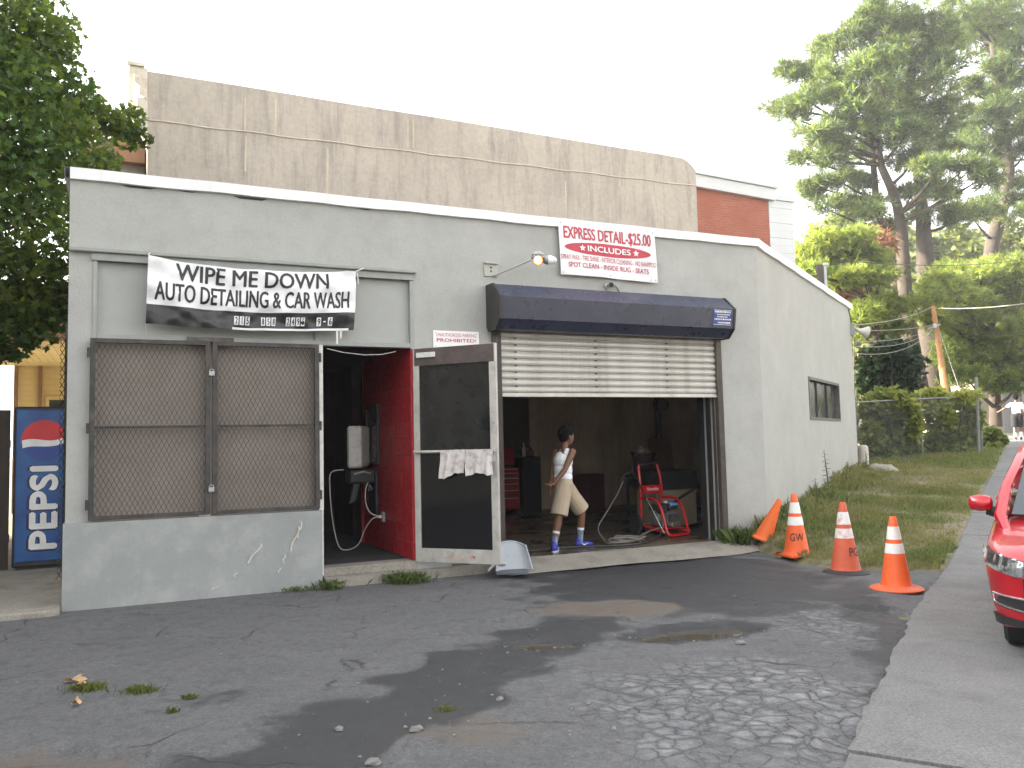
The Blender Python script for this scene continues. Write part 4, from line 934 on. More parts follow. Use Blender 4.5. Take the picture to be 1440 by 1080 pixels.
GP = thing('gate_post', 'thin dark steel post with rolled chain link between machine and wall', 'post', W(-.565, 1.2, .06), TH)
mb = MB(); mb.tube([(0, 0, 0), (0, 0, 2.9)], .028, 8); mb.build('post', steeld, GP)
mb = MB(); diamonds(-.07, .07, .1, 2.75, -.03, .05, .09, .004, mb); mb.build('wire_mesh', steeld, GP, kind='stuff')

# ------------------------------------------------------------------ towels on the push bar, dustpan
towelm = M('stained_towel', (.62, .58, .57), .95, 0, .12, 3, .5, 90, dirt=(.20, .14, .12), dirt_amt=.9, dirt_scale=16)
dl = Matrix.Translation(W(3.06, -.03, .19)) @ Matrix.Rotation(TH+da, 4, 'Z')
for x0, x1, l0, l1, lb, ph in ((.36, .67, .30, .235, 'longer stained white towel hanging left on the door push bar', 0), (.69, 1.02, .26, .25, 'stained white towel hanging at the right end of the door push bar', 1.7)):
    def tw_(a, b_):
        x = x0+(x1-x0)*a; l = l0+(l1-l0)*a+.015*math.sin(7*a+ph)
        s = -.07+(l+.09)*b_
        dz, dy = (1.262-s-.0, -.078) if s > 0 else (1.262, -.055-.02*0)
        if s < 0: dz = 1.262+s*2; dy = -.036
        fold = .010*math.sin(15*a+ph*3)+.007*math.sin(31*a+ph+4*b_)
        return Vector((x+.010*math.sin(5*b_+ph), dy+fold*(b_ if s > 0 else .2)-.012*b_*(s > 0), dz+.004*math.sin(22*a)))
    mb = MB(); mb.grid(tw_, 26, 14); T = mb.build('towel', towelm, None, lb, 'towel', 'towels on the glass door', smooth=True); T.matrix_world = dl
DP = thing('dustpan', 'grey plastic dustpan standing on its edge below the open door', 'dustpan', W(4.06, -.46, .055), TH-.2)
greyp = M('grey_plastic', (.42, .45, .49), .45, 0, .08, 4, .05, 30, dirt=(.2, .2, .2), dirt_amt=.4, dirt_scale=6)
mb = MB()
def pan(a, b_): x = -.21+.42*a; return Vector((x*(1-.15*b_), -.02+.16*b_+.10*(2*a-1)**4*-1, .02+.30*b_-.05*b_*(2*a-1)**2))
mb.grid(pan, 20, 8); mb.grid(lambda a, b_: pan(a, b_)+Vector((0, .008, 0)), 20, 8, flip=True); mb.tube([pan(t, 1) for t in np.linspace(0, 1, 16)], .010, 6); mb.tube([pan(0, t) for t in np.linspace(0, 1, 8)], .010, 6); mb.tube([pan(1, t) for t in np.linspace(0, 1, 8)], .010, 6)
mb.build('pan', greyp, DP, smooth=True)
mb = MB(); mb.slab([(-.22, -.16), (.12, -.22), (.14, -.20), (.16, -.05), (-.18, -.02)], .01, .025, Matrix.Rotation(R(8), 4, 'X')); mb.build('lip', M('dark_grey_plastic', (.10, .11, .125), .5), DP)
mb = MB(); mb.tube([(-.08, -.0, .08), (-.20, -.07, .12), (-.30, -.09, .03)], [.022, .02, .016], 8); mb.build('handle', greyp, DP)

# ------------------------------------------------------------------ fan, shelf, frame, outlet in the doorway
FN = thing('box_fan', 'dusty white box fan on a black bracket on the red wall', 'fan', W(2.80, 1.52, 1.24), TH+R(62))
mb = MB(); mb.box(-.25, .25, -.09, .09, 0, .54, b=.025); mb.build('housing', whitep, FN)
mb = MB()
for r in np.linspace(.05, .22, 8): mb.tube([(r*math.cos(a), .098, .27+r*math.sin(a)) for a in np.linspace(0, 2*PI, 25)], .004, 4)
for a in np.linspace(0, PI, 9)[:-1]: mb.tube([(-.22*math.cos(a), .099, .27-.22*math.sin(a)), (.22*math.cos(a), .099, .27+.22*math.sin(a))], .004, 4)
mb.box(-.235, .235, .0905, .092, .03, .51); mb.build('grille', M('dusty_grille', (.22, .18, .15), .8, 0, .3, 6), FN)
SH = thing('wall_bracket', 'black speaker shaped bracket under the fan on the red wall', 'bracket', W(2.82, 1.5, .86), TH)
mb = MB(); mb.box(-.17, .195, -.10, .16, .18, .365, b=.02); mb.box(.15, .198, -.14, .2, -.22, .36, b=.01); mb.prism([(-.10, .18), (-.02, .18), (-.08, -.04), (-.16, -.08)], -.05, .03); mb.build('bracket_body', M('black_plastic', (.03, .03, .032), .4), SH)
mb = MB(); mb.tube([(-.12, -.12, .30), (.0, -.14, .33), (.10, -.12, .30)], .015, 6); mb.build('clamp', galv, SH); MB().tube([(.08, -.13, .16), (.11, -.15, .10), (.06, -.14, .08), (.08, -.13, .15)], .007, 5).build('cable_loop', galv, SH)
FR = thing('wall_mirror', 'dark framed narrow mirror on the red wall behind the fan', 'mirror', W(3.02, 1.55, 1.28), TH)
mb = MB(); mb.box(-.03, .005, -.22, -.18, 0, .78); mb.box(-.03, .005, .30, .34, 0, .78); mb.box(-.03, .005, -.18, .30, 0, .04); mb.box(-.03, .005, -.18, .30, .74, .78); mb.build('frame', blackp, FR)
MB().box(-.015, -.01, -.18, .30, .04, .74).build('mirror_glass', glassmat('old_mirror', (.10, .09, .085), .08, dirt=.5), FR)
OU = thing('power_outlet', 'metal power outlet box with white plug on the red wall', 'outlet', W(3.022, 1.13, .62), TH)
mb = MB(); mb.box(-.035, .0, -.045, .045, -.06, .06, b=.005); mb.build('outlet_box', galv, OU)
mb = MB(); mb.box(-.075, -.036, -.02, .02, -.015, .02, b=.006); mb.build('plug', inkw, OU)
cdp = [W(u, v_, z) for u, v_, z in ((2.95, 1.13, .62), (2.86, 1.12, .60), (2.80, 1.25, .46), (2.74, 1.35, .27), (2.62, 1.45, .20), (2.52, 1.5, .26), (2.45, 1.52, .6), (2.42, 1.52, 1.0), (2.44, 1.52, 1.19), (2.6, 1.52, 1.22))]
mb = MB(); mb.tube(spline(cdp), .007, 6); mb.v = [(Matrix.Translation(FN.location) @ Matrix.Rotation(FN.rotation_euler.z, 4, 'Z')).inverted() @ p for p in mb.v]; mb.build('power_cord', whitep, FN)
cdp = [W(u, v_, z) for u, v_, z in ((2.95, 1.12, .63), (2.84, 1.12, .68), (2.79, 1.15, .80), (2.80, 1.2, .95), (2.86, 1.3, 1.05))]
mb = MB(); mb.tube(spline(cdp), .007, 6); mb.v = [(Matrix.Translation(SH.location) @ Matrix.Rotation(TH, 4, 'Z')).inverted() @ p for p in mb.v]; mb.build('power_cord', whitep, SH)

# ------------------------------------------------------------------ inside the garage
redt = M('red_tool_chest', (.32, .018, .02), .35, 0, .12, 4, .05, 30)
TC = thing('tool_chest', 'tall red rolling tool chest with drawers at the back left of the garage', 'tool chest', W(6.35, 6.0, .125), TH)
mb = MB(); mb.box(0, .78, -.22, .22, .10, .92, b=.012); mb.box(.06, .70, -.18, .2, .96, 1.32, b=.012); mb.build('cabinet', redt, TC)
for k, (z0, z1) in enumerate(((.14, .33), (.35, .48), (.50, .61), (.63, .72), (.74, .82), (.84, .90))):
    d_ = MB().box(.03, .75, -.242, -.221, z0, z1, b=.006).build('drawer', redt, TC); MB().box(.05, .73, -.255, -.243, z1-.022, z1-.006).build('drawer_pull', alum, d_)
for x in (.08, .70):
    for y in (-.15, .15): mb = MB(); mb.lathe([(.0, -.02), (.05, -.02), (.05, .02), (.0, .02)], 12, Matrix.Translation((x, y, .05)) @ Matrix.Rotation(R(90), 4, 'X')); mb.build('caster', blackp, TC)
mb = MB(); mb.box(.05, .40, -.1, .1, .93, .99); mb.tube([(.5, 0, .92), (.5, 0, 1.05)], .03); mb.build('tool', galv, TC)
BC = thing('storage_cabinet', 'black metal storage cabinet right of the red tool chest', 'cabinet', W(7.17, 5.95, .125), TH)
mb = MB(); mb.box(0, .40, -.25, .25, .0, 1.12, b=.01); mb.build('cabinet', M('black_cabinet', (.008, .008, .009), .5), BC)
MB().box(.02, .38, -.268, -.251, .03, 1.09, b=.004).build('cabinet_door', M('black_cabinet', (0, 0, 0)), BC)
BT = thing('spray_bottle', 'pale bottle standing on the black cabinet', 'bottle', W(7.27, 5.85, 1.245), TH)
mb = MB(); mb.lathe([(.03, 0), (.035, .02), (.035, .16), (.014, .20), (.012, .27), (.0, .28)], 12); mb.build('bottle', M('pale_plastic', (.6, .5, .3), .4), BT)
RB = thing('parts_bin', 'heap of dark red rags in a bin on the black cabinet', 'bin', W(7.42, 5.98, 1.245), TH)
mb = MB(); mb.box(-.1, .1, -.1, .1, 0, .12, b=.01); mb.build('bin', M('dark_red_bin', (.12, .02, .03), .6), RB)
mb = MB(); mb.ball((0, 0, .14), (.09, .09, .07)); mb.ball((-.05, .02, .18), (.06, .05, .06)); mb.build('rag', M('dark_red_rag', (.16, .03, .05), .9), RB)
LC = thing('low_cabinet', 'low dark red cabinet against the wall behind the boy', 'cabinet', W(8.15, 5.6, .125), TH)
mb = MB(); mb.box(0, .70, -.2, .2, 0, .74, b=.01); mb.build('cabinet', M('oxblood_cabinet', (.09, .022, .022), .5), LC)
for k in range(2): MB().box(.02+.34*k, .34+.34*k, -.216, -.201, .05, .70, b=.004).build('cabinet_door', M('oxblood_cabinet', (0, 0, 0)), LC)
ST = thing('work_stand', 'dark steel stand carrying the purple bucket', 'stand', W(8.35, 3.6, .125), TH)
mb = MB(); mb.box(-.02, .50, -.2, .2, .72, .76)
for x in (0, .46):
    for y in (-.18, .16): mb.box(x, x+.03, y, y+.03, 0, .72)
mb.box(.0, .48, -.15, .15, .55, .70); mb.build('stand_frame', M('dark_stand_steel', (.022, .021, .02), .6), ST)
BK = thing('bucket', 'dark purple bucket full of sponges on the steel stand', 'bucket', W(8.60, 3.6, .886), TH)
mb = MB(); mb.lathe([(.0, 0), (.17, 0), (.215, .37), (.235, .375), (.235, .40), (.21, .40), (.165, .03), (0, .03)], 22, None, False); mb.build('bucket_shell', M('purple_plastic', (.085, .02, .045), .45), BK, smooth=True)
mb = MB(); mb.tube([(-.22, -.02, .36), (-.28, -.1, .40), (-.30, -.05, .43)], .012, 6); mb.build('handle', ironm, BK)
SPm = M('tan_sponge', (.52, .44, .33), .95, 0, .2, 8, .6, 40)
for k, (x, y, z, r) in enumerate(((-.06, -.03, .42, (.10, .08, .07)), (.07, .0, .41, (.09, .09, .06)), (.0, .05, .46, (.08, .07, .06)))):
    mb = MB(); mb.ball((0, 0, 0), r, 12, rot=Matrix.Rotation(.5*k, 3, 'Y')); T = mb.build('sponge', SPm, None, ('tan sponge at the left of the purple bucket top', 'tan sponge at the right of the purple bucket top', 'topmost tan sponge heaped in the purple bucket')[k], 'sponge', 'sponges in the purple bucket', loc=W(8.60+x, 3.6+y, .886+z), rz=TH, smooth=True)
PL = thing('plywood_board', 'orange brown board leaning on the back wall of the garage', 'board', W(10.55, 6.15, .125), TH)
mb = MB(); mb.box(0, .62, 0, .03, .25, 1.45, Matrix.Rotation(R(-8), 4, 'X'), b=.004); mb.build('board', M('orange_brown_board', (.20, .085, .035), .6, 0, .25, 3, .2, 20), PL)
HR = thing('wall_reel', 'dark red reel fixed high on the back wall', 'reel', W(10.95, 6.35, 2.3), TH)
mb = MB(); mb.lathe([(.0, -.10), (.14, -.10), (.15, -.08), (.10, -.06), (.10, .04), (.15, .06), (.15, .08), (0, .08)], 18, Matrix.Rotation(R(90), 4, 'X')); mb.box(-.03, .03, .08, .15, -.05, .05); mb.build('reel', M('dark_red_reel', (.14, .02, .03), .5), HR)
CB = thing('work_cabinet', 'beige cabinet with sloping black top beside the right jamb', 'cabinet', W(7.45, 1.75, .125), TH)
mb = MB(); mb.box(.0, .75, -.2, .35, .05, .62, b=.008); mb.build('cabinet', M('beige_enamel', (.34, .29, .20), .5, 0, .12, 3, .05, 30, dirt=(.15, .11, .07), dirt_amt=.4), CB)
mb = MB(); mb.add([(-.05, -.24, .62), (.80, -.24, .62), (.80, .37, .62), (-.05, .37, .62), (.05, -.16, .88), (.80, -.16, .88), (.80, .3, .92), (.05, .3, .92)], [(3, 2, 1, 0), (4, 5, 6, 7), (0, 1, 5, 4), (1, 2, 6, 5), (2, 3, 7, 6), (3, 0, 4, 7)]); mb.build('top', blackp, CB); MB().box(-.02, .78, -.21, .36, 0, .05).build('base', blackp, CB)
mb = MB(); mb.tube([W(*p) for p in ((7.95, 1.2, .78), (7.6, 1.2, .62), (7.30, 1.1, .45), (7.22, 1.05, .30), (7.32, 1.1, .19), (7.7, 1.15, .20), (8.0, 1.2, .24))], .022, 7); mb.build('black_hose', M('black_rubber', (.015, .015, .016), .5), None, 'thick black hose looped behind the pressure washer', 'hose')

# pressure washer
redf = M('red_tube_enamel', (.55, .014, .022), .3, 0, .08, 5, .03, 30, coat=.3)

PW = thing('pressure_washer', 'red tubular framed petrol pressure washer in the garage doorway', 'pressure washer', (2.05, 12.70, .125), R(30))
r = .021; mb = MB()
for x in (-.20, .20):
    mb.tube([(x, 0, .10), (x, 0, .70), (x*.98, .02, .86), (x*.92, .05, .98), (x*.80, .06, 1.03)], r, 8)
mb.build('back_frame', redf, PW, smooth=True)
mb = MB(); mb.tube([(-.19, .06, 1.035), (.19, .06, 1.035)], .026, 10); mb.build('handle_grip', blackp, PW, smooth=True)
mb = MB()
for x in (-.20, .20):
    mb.tube([(x, 0, .53), (x, -.26, .53), (x, -.36, .51), (x, -.43, .45), (x, -.48, .36), (x, -.53, .22), (x, -.57, .08)], r, 8)
    mb.tube([(x, .02, .13), (x, -.3, .09), (x, -.57, .06)], r, 8)
mb.tube([(-.20, -.56, .11), (-.20, -.585, .06), (-.175, -.595, .03), (-.13, -.60, .022), (.13, -.60, .022), (.175, -.595, .03), (.20, -.585, .06), (.20, -.56, .11)], r, 8)
mb.box(-.19, .19, -.50, -.05, .105, .118); mb.build('base_frame', redf, PW, smooth=True)
mb = MB(); mb.box(-.215, .215, -.03, .0, .585, .715, b=.01); pn = mb.build('name_panel', redf, PW)
lettering('Homelite', -.095, .12, .635, .685, lambda x, z: Vector((x, -.032, z)), inkw, pn, .02, 0)
eng = M('grey_cast_engine', (.20, .20, .20), .45, .5, .3, 12, .2, 40); engd = M('dark_engine_cover', (.03, .032, .036), .5)
mb = MB(); mb.box(-.12, .13, -.40, -.14, .12, .34, b=.02); mb.lathe([(.0, 0), (.10, 0), (.11, .03), (.07, .06), (0, .06)], 14, Matrix.Translation((-.12, -.27, .24)) @ Matrix.Rotation(R(-90), 4, 'Y'))
for k in range(6): mb.box(-.02, .16, -.46, -.40, .19+.022*k, .20+.022*k)
mb.tube([(.0, -.45, .16), (.12, -.48, .18)], .035, 10); mb.tube([(-.1, -.45, .2), (-.05, -.47, .15), (.05, -.47, .14)], .02, 8); mb.build('engine_block', eng, PW)
mb = MB(); mb.lathe([(.0, 0), (.125, 0), (.13, .05), (.10, .09), (0, .09)], 16, Matrix.Translation((-.06, -.22, .36))); mb.box(-.17, -.04, -.42, -.28, .32, .46, b=.02); mb.build('recoil_cover', engd, PW)
mb = MB(); mb.box(.0, .18, -.42, -.12, .365, .455, b=.03); mb.build('fuel_tank', engd, PW)
mb = MB(); mb.box(.02, .165, -.424, -.16, .41, .465, b=.02); mb.build('tank_label', M('blue_tank_label', (.12, .30, .60), .35), PW)
mb = MB(); mb.lathe([(.0, 0), (.028, 0), (.028, .03), (0, .03)], 12, Matrix.Translation((.02, -.30, .46))); mb.build('fuel_cap', whitep, PW)
mb = MB(); mb.lathe([(.0, 0), (.02, 0), (.02, .03), (0, .03)], 10, Matrix.Translation((.13, -.2, .465))); mb.build('primer_knob', orange, PW)
mb = MB(); mb.box(-.05, .11, -.52, -.42, .125, .20, b=.012); mb.build('pump', M('brass_grey_pump', (.30, .27, .20), .4, .7), PW)
for x in (-.27, .27):
    Mx = Matrix.Translation((x, .04, .145)) @ Matrix.Rotation(R(90), 4, 'Y')
    w_ = MB().lathe([(.07, -.035), (.13, -.035), (.145, -.02), (.145, .02), (.13, .035), (.07, .035)], 22, Mx).build('wheel', M('tyre_rubber', (.018, .018, .019), .75), PW, smooth=True)
    MB().lathe([(.0, -.02), (.075, -.02), (.075, .02), (.0, .02)], 18, Mx).build('hub', M('grey_hub', (.14, .14, .14), .5), w_)
mb = MB(); mb.tube([(-.3, .04, .145), (.3, .04, .145)], .012, 6); mb.build('axle', galv, PW)
a, e = at(890, 662, 12.55), at(934, 750, 11.95); a.z = max(a.z, .2)
SPW = thing('spray_wand', 'black handled steel spray lance leaning across the pressure washer', 'spray wand', a)
d = e-a
mb = MB(); mb.tube([Vector((0, 0, 0)), d*.45], .014, 8); mb.build('insulated_grip', blackp, SPW)
mb = MB(); mb.tube([d*.45, d*.97], .008, 8); mb.tube([d*-.04, d*0], .011, 8); mb.build('lance', M('bright_steel', (.75, .76, .77), .25, .9), SPW)
mb = MB(); mb.tube([d*.96, d], .014, 8); mb.build('nozzle', M('brass', (.6, .45, .2), .35, .8), SPW)
g0 = at(878, 668, 12.7)-a
mb = MB(); mb.tube([(0, 0, -.02), g0*.5, g0, g0+Vector((-.05, 0, -.10))], [.018, .024, .028, .022], 8); mb.tube([g0*.4+Vector((0, 0, -.02)), g0*.7+Vector((0, 0, -.09)), g0+Vector((-.03, 0, -.08))], .006, 6); mb.build('trigger_gun', engd, SPW)
hosem = M('grey_hose', (.20, .185, .165), .55)
pts = [at(877, 676, 12.7), at(868, 695, 12.5), at(852, 722, 12.15), at(841, 743, 11.9), Vector((1.22, 11.62, .15))]
for k in range(46):
    t = k/45; an = -2.6+t*2*PI*3.2; rr = .24+.05*math.sin(k*.9); pts.append(Vector((1.47+rr*1.15*math.cos(an)+.08*t, 11.55+rr*.62*math.sin(an), .14+.012*(k % 5)*.5+.004*k*.3)))
pts += [Vector((1.72, 11.75, .18)), Vector((1.9, 12.05, .22)), Vector((2.18, 12.3, .26))]
mb = MB(); mb.tube(spline(pts, 4), .0105, 6); mb.build('pressure_hose', hosem, None, 'thin grey high pressure hose coiled on the garage floor', 'hose', smooth=True)
pts = [Vector((2.15, 12.25, .2)), Vector((1.95, 11.8, .15)), Vector((1.75, 11.42, .14)), Vector((1.4, 11.16, .14)), Vector((1.0, 11.12, .14)), Vector((.66, 11.06, .14)), Vector((.35, 10.86, .14)), Vector((.1, 10.82, .14)), Vector((.0, 11.2, .14))]
mb = MB(); mb.tube(spline(pts), .014, 6); mb.build('garden_hose', M('dark_hose', (.03, .03, .03), .5), None, 'dark garden hose lying across the wet doorway floor', 'hose', smooth=True)

# ------------------------------------------------------------------ people
skin = M('brown_skin', (.155, .068, .038), .5, 0, .1, 12, .05, 60)
hairm = M('black_hair', (.007, .006, .006), .9, 0, .4, 30, .5, 90, spec=.1)
V3 = Vector
def hand(mb, w, d, n, s=1.0, side=1):
    """palm and five curled fingers; w wrist, d pointing direction, n palm normal"""
    d = V3(d).normalized(); n = (V3(n)-d*V3(n).dot(d)).normalized(); x = d.cross(n)*side
    w = V3(w); k = w+d*.065*s
    for t in (-.022, -.007, .008, .022): mb.cap(w+x*t*.6*s+d*.012*s, k+x*t*1.15*s, .013*s, .0115*s, 8)
    for t, l in ((-.030, .050), (-.010, .066), (.010, .070), (.030, .060)):
        p0 = k+x*t*s; p1 = p0+(d*.9+n*.28+x*t*2)*l*.5*s; p2 = p1+(d*.7+n*.65)*l*.32*s; p3 = p2+(d*.4+n*.85)*l*.25*s
        mb.cap(p0, p1, .0085*s, .0078*s, 8); mb.cap(p1, p2, .0078*s, .0072*s, 8); mb.cap(p2, p3, .0072*s, .0062*s, 8)
    t0 = w+x*.024*s+d*.022*s; t1 = t0+(x*.9+d*.7+n*.3).normalized()*.032*s; t2 = t1+(x*.45+d*.85+n*.4).normalized()*.028*s
    mb.cap(t0, t1, .0115*s, .0095*s, 8); mb.cap(t1, t2, .0095*s, .0075*s, 8)
HS = 1.1
def person(label, loc, rz, J, shirt, shorts, sockm, shoem, vox=.0065, sleeves=False, head_yaw=0.0, group=None, toe=None):
    P = thing('person', label, 'person', loc, rz, group)
    j = {k: V3(v) for k, v in J.items()}
    mb = MB()
    def limb(a, b_, r0, r1, mid=None, bulge=1.0):
        if mid is None: mb.cap(a, b_, r0, r1)
        else:
            m_ = a.lerp(b_, .35); rm = (r0*.65+r1*.35)*bulge; mb.cap(a, m_, r0, rm); mb.cap(m_, b_, rm, r1)
    ch, ne, he, pe = j['chest'], j['neck'], j['head'], j['pelvis']
    up_ = (ch-pe).normalized()
    mb.ball(pe, (.098, .135, .10)); mb.ball(pe.lerp(ch, .5), (.090, .118, .13)); mb.ball(ch, (.098, .135, .14)); mb.ball(ch+up_*.07, (.072, .130, .075))
    mb.cap(ne+V3((-.01, 0, -.05)), he+V3((-.02, 0, -.06)), .048, .044)
    for s in ('r', 'l'):
        mb.ball(j['sh'+s], (.052, .05, .052)); limb(j['sh'+s], j['el'+s], .047, .035, 1, 1.04); limb(j['el'+s], j['wr'+s], .036, .024, 1, 1.10)
        hand(mb, j['wr'+s], j['hd'+s], j['hn'+s], .95, 1 if s == 'r' else -1)
        limb(j['hi'+s], j['kn'+s], .080, .054); limb(j['kn'+s], j['an'+s], .053, .034, 1, 1.16)
        mb.ball(j['an'+s]+V3((0, 0, -.02)), .030)
    Hm = Matrix.Translation(he) @ Matrix.Rotation(head_yaw, 4, 'Z')
    hb = lambda c, r_: mb.ball(Hm @ (V3(c)*HS), tuple(q*HS for q in r_), 14, rot=Matrix.Rotation(head_yaw, 3, 'Z'))
    hb((-.008, 0, .025), (.095, .076, .092)); hb((.025, 0, -.035), (.068, .058, .075)); hb((.045, 0, -.075), (.035, .036, .032))   # skull, face, chin
    hb((.092, 0, -.012), (.018, .013, .022)); hb((.082, 0, .0), (.012, .009, .03)); hb((.083, 0, -.052), (.014, .026, .011)); hb((.078, 0, .03), (.016, .05, .012))
    for s in (-1, 1): hb((-.012, .076*s, -.012), (.020, .010, .031)); hb((.058, .036*s, -.022), (.026, .022, .022))
    body = melt(mb, 'body', skin, P, vox, 5)
    mb = MB()
    for s in (-1, 1): mb.ball(Hm @ (V3((.076, .030*s, .006))*HS), .0105, 10)
    mb.build('eye', M('eye_white', (.7, .68, .64), .25), P, smooth=True)
    mb = MB()
    for s in (-1, 1): mb.ball(Hm @ (V3((.0845, .030*s, .006))*HS), .0048, 8)
    mb.build('iris', M('dark_iris', (.015, .01, .008), .2), P, smooth=True)
    mb = MB(); rt = Matrix.Rotation(head_yaw, 3, 'Z')
    mb.ball(Hm @ V3((-.022, 0, .047)), (.112, .097, .102), 18, rot=rt); mb.ball(Hm @ V3((-.060, 0, .0)), (.064, .079, .075), 16, rot=rt); mb.ball(Hm @ V3((.038, 0, .093)), (.057, .068, .035), 14, rot=rt)
    melt(mb, 'hair', hairm, P, vox*1.1, 3)
    # clothes: shells a little outside the body, with flat hems
    mb = MB(); g = .012; lo = pe.lerp(ch, .12)
    mb.ball(pe.lerp(ch, .28), (.122, .145, .10)); mb.ball(pe.lerp(ch, .6), (.120, .144, .14)); mb.ball(ch, (.124, .155, .138))
    for s in (-1, 1): mb.cap(ch+V3((.01, .07*s, .0)), ne+V3((-.005, .085*s, -.03)), .075, .040); 
    mb.ball(ne+V3((-.01, 0, -.085)), (.075, .115, .06))
    if sleeves:
        for s in ('r', 'l'): mb.cap(j['sh'+s], j['sh'+s].lerp(j['el'+s], .55), .064, .056)
        mb.cap(ch, ne+V3((0, 0, -.05)), .10, .075)
    melt(mb, 'shirt', shirt, P, vox, 12)
    mb = MB(); mb.ball(pe+V3((0, 0, -.01)), (.122, .152, .115)); mb.tube([pe+V3((0, 0, .0)), pe+V3((-.0, 0, .085))], [.130, .118], 16)
    for s in ('r', 'l'):
        kn, hi = j['kn'+s], j['hi'+s]; mb.tube([hi+V3((0, 0, .03)), hi.lerp(kn, .5), kn+(kn-hi).normalized()*.0], [.112, .110, .112], 16); mb.ball(hi, .112)
    melt(mb, 'shorts', shorts, P, vox, 4)
    for s in ('r', 'l'):
        an, kn = j['an'+s], j['kn'+s]; d = (kn-an).normalized()
        mb = MB(); mb.tube([an-d*.03, an+d*.05, an+d*.15], [.040, .038, .045], 14); so = mb.build('sock', sockm, P, smooth=True)
        mb = MB(); mb.tube([an+d*.135, an+d*.165], [.0465, .0475], 14); mb.build('sock_cuff', inkw, so, smooth=True)
        f = toe[s] if toe else 0.0; Rf = Matrix.Translation((an.x, an.y, 0)) @ Matrix.Rotation(f, 4, 'Z') @ (Matrix.Rotation(J.get('lift'+s, 0), 4, 'Y'))
        mb = MB(); z0 = J.get('fz'+s, 0.0)
        T2 = Matrix.Translation((0, 0, z0))
        for c, r_ in (((-.02, 0, .052), (.062, .042, .052)), ((.06, 0, .045), (.075, .045, .042)), ((.135, 0, .036), (.055, .044, .034)), ((-.02, 0, .09), (.048, .038, .05))): mb.ball((Rf @ T2) @ V3(c), r_, 14, rot=Matrix.Rotation(f, 3, 'Z'))
        sh_ = melt(mb, 'shoe', shoem, P, vox, 3)
        mb = MB(); mb.slab([(-.082+.0*i, 0) for i in range(0)] or [(.185*math.cos(a)*.74+.052, .046*math.sin(a)) for a in np.linspace(0, 2*PI, 18, endpoint=False)], .0, .022, Rf @ T2); mb.build('sole', M('pale_sole', (.45, .47, .5), .6), sh_)
        for sd_ in (-1, 1):
            mb = MB(); pts = [V3((.0+.02*k, sd_*(.0465+.002*math.sin(k*.7)), .060-.020*math.sin(min(1, k/2.2)*1.57)+.006*max(0, k-2)**1.3)) for k in range(6)]
            vs = []
            for k, p in enumerate(pts): wd = (.004, .012, .013, .010, .006, .002)[k]; vs += [Rf @ T2 @ (p+V3((0, 0, wd/2))), Rf @ T2 @ (p-V3((0, 0, wd/2)))]
            mb.add(vs, [(2*k, 2*k+1, 2*k+3, 2*k+2) for k in range(5)]); mb.build('swoosh_mark', inkw, sh_)
    return P
whitec = M('white_cotton', (.78, .79, .82), .9, 0, .04, 4, .35, 18); khaki = M('khaki_cotton', (.40, .325, .235), .9, 0, .08, 5, .4, 16)
sockb = M('blue_white_sock', (.20, .25, .36), .9, 0, .7, 26, .2, 60); shoeb = M('blue_trainer', (.018, .035, .32), .45, 0, .3, 14, .1, 50)
J = dict(pelvis=(-.01, 0, .86), chest=(.0, 0, 1.14), neck=(.03, 0, 1.30), head=(.055, 0, 1.46),
         shr=(.075, -.145, 1.255), elr=(-.06, -.20, 1.03), wrr=(-.205, -.185, .865), hdr=(-.95, .0, -.20), hnr=(.2, -.25, 1),
         shl=(-.035, .145, 1.245), ell=(-.10, .14, 1.0), wrl=(-.165, .03, .80), hdl=(-.4, -.4, -.75), hnl=(.9, -.2, -.2),
         hir=(-.02, -.075, .83), knr=(-.12, -.11, .46), anr=(-.20, -.125, .10), hil=(.02, .08, .83), knl=(.29, .12, .49), anl=(.265, .145, .10))
person('boy in white tank top and khaki shorts walking in the garage doorway, hands behind him', W(5.19, .34, .125), TH-R(7), J, whitec, khaki, sockb, shoeb, head_yaw=R(24), toe=dict(r=R(58), l=R(2)))
J2 = dict(pelvis=(0, 0, .88), chest=(.03, 0, 1.17), neck=(.04, 0, 1.33), head=(.05, 0, 1.485),
          shr=(.02, -.155, 1.27), elr=(-.03, -.23, 1.02), wrr=(.10, -.22, .88), hdr=(.8, .1, -.4), hnr=(.2, .9, 0),
          shl=(.02, .155, 1.27), ell=(-.02, .36, 1.13), wrl=(.06, .52, 1.04), hdl=(.3, .9, -.3), hnl=(.6, -.3, -.5),
          hir=(-.0, -.08, .85), knr=(.14, -.09, .50), anr=(.02, -.09, .13), hil=(.0, .08, .85), knl=(.0, .09, .47), anl=(-.10, .085, .10))
pp = at(1432, 616, 29.5); pp.z = float(H(pp.x, pp.y))+.02
person('person in white t-shirt and black shorts walking away on the far sidewalk', pp, SWA, J2, whitec, M('black_cotton', (.018, .017, .018), .9), M('white_sock', (.7, .7, .7), .9), M('black_trainer', (.02, .02, .022), .6), vox=.012, sleeves=True)
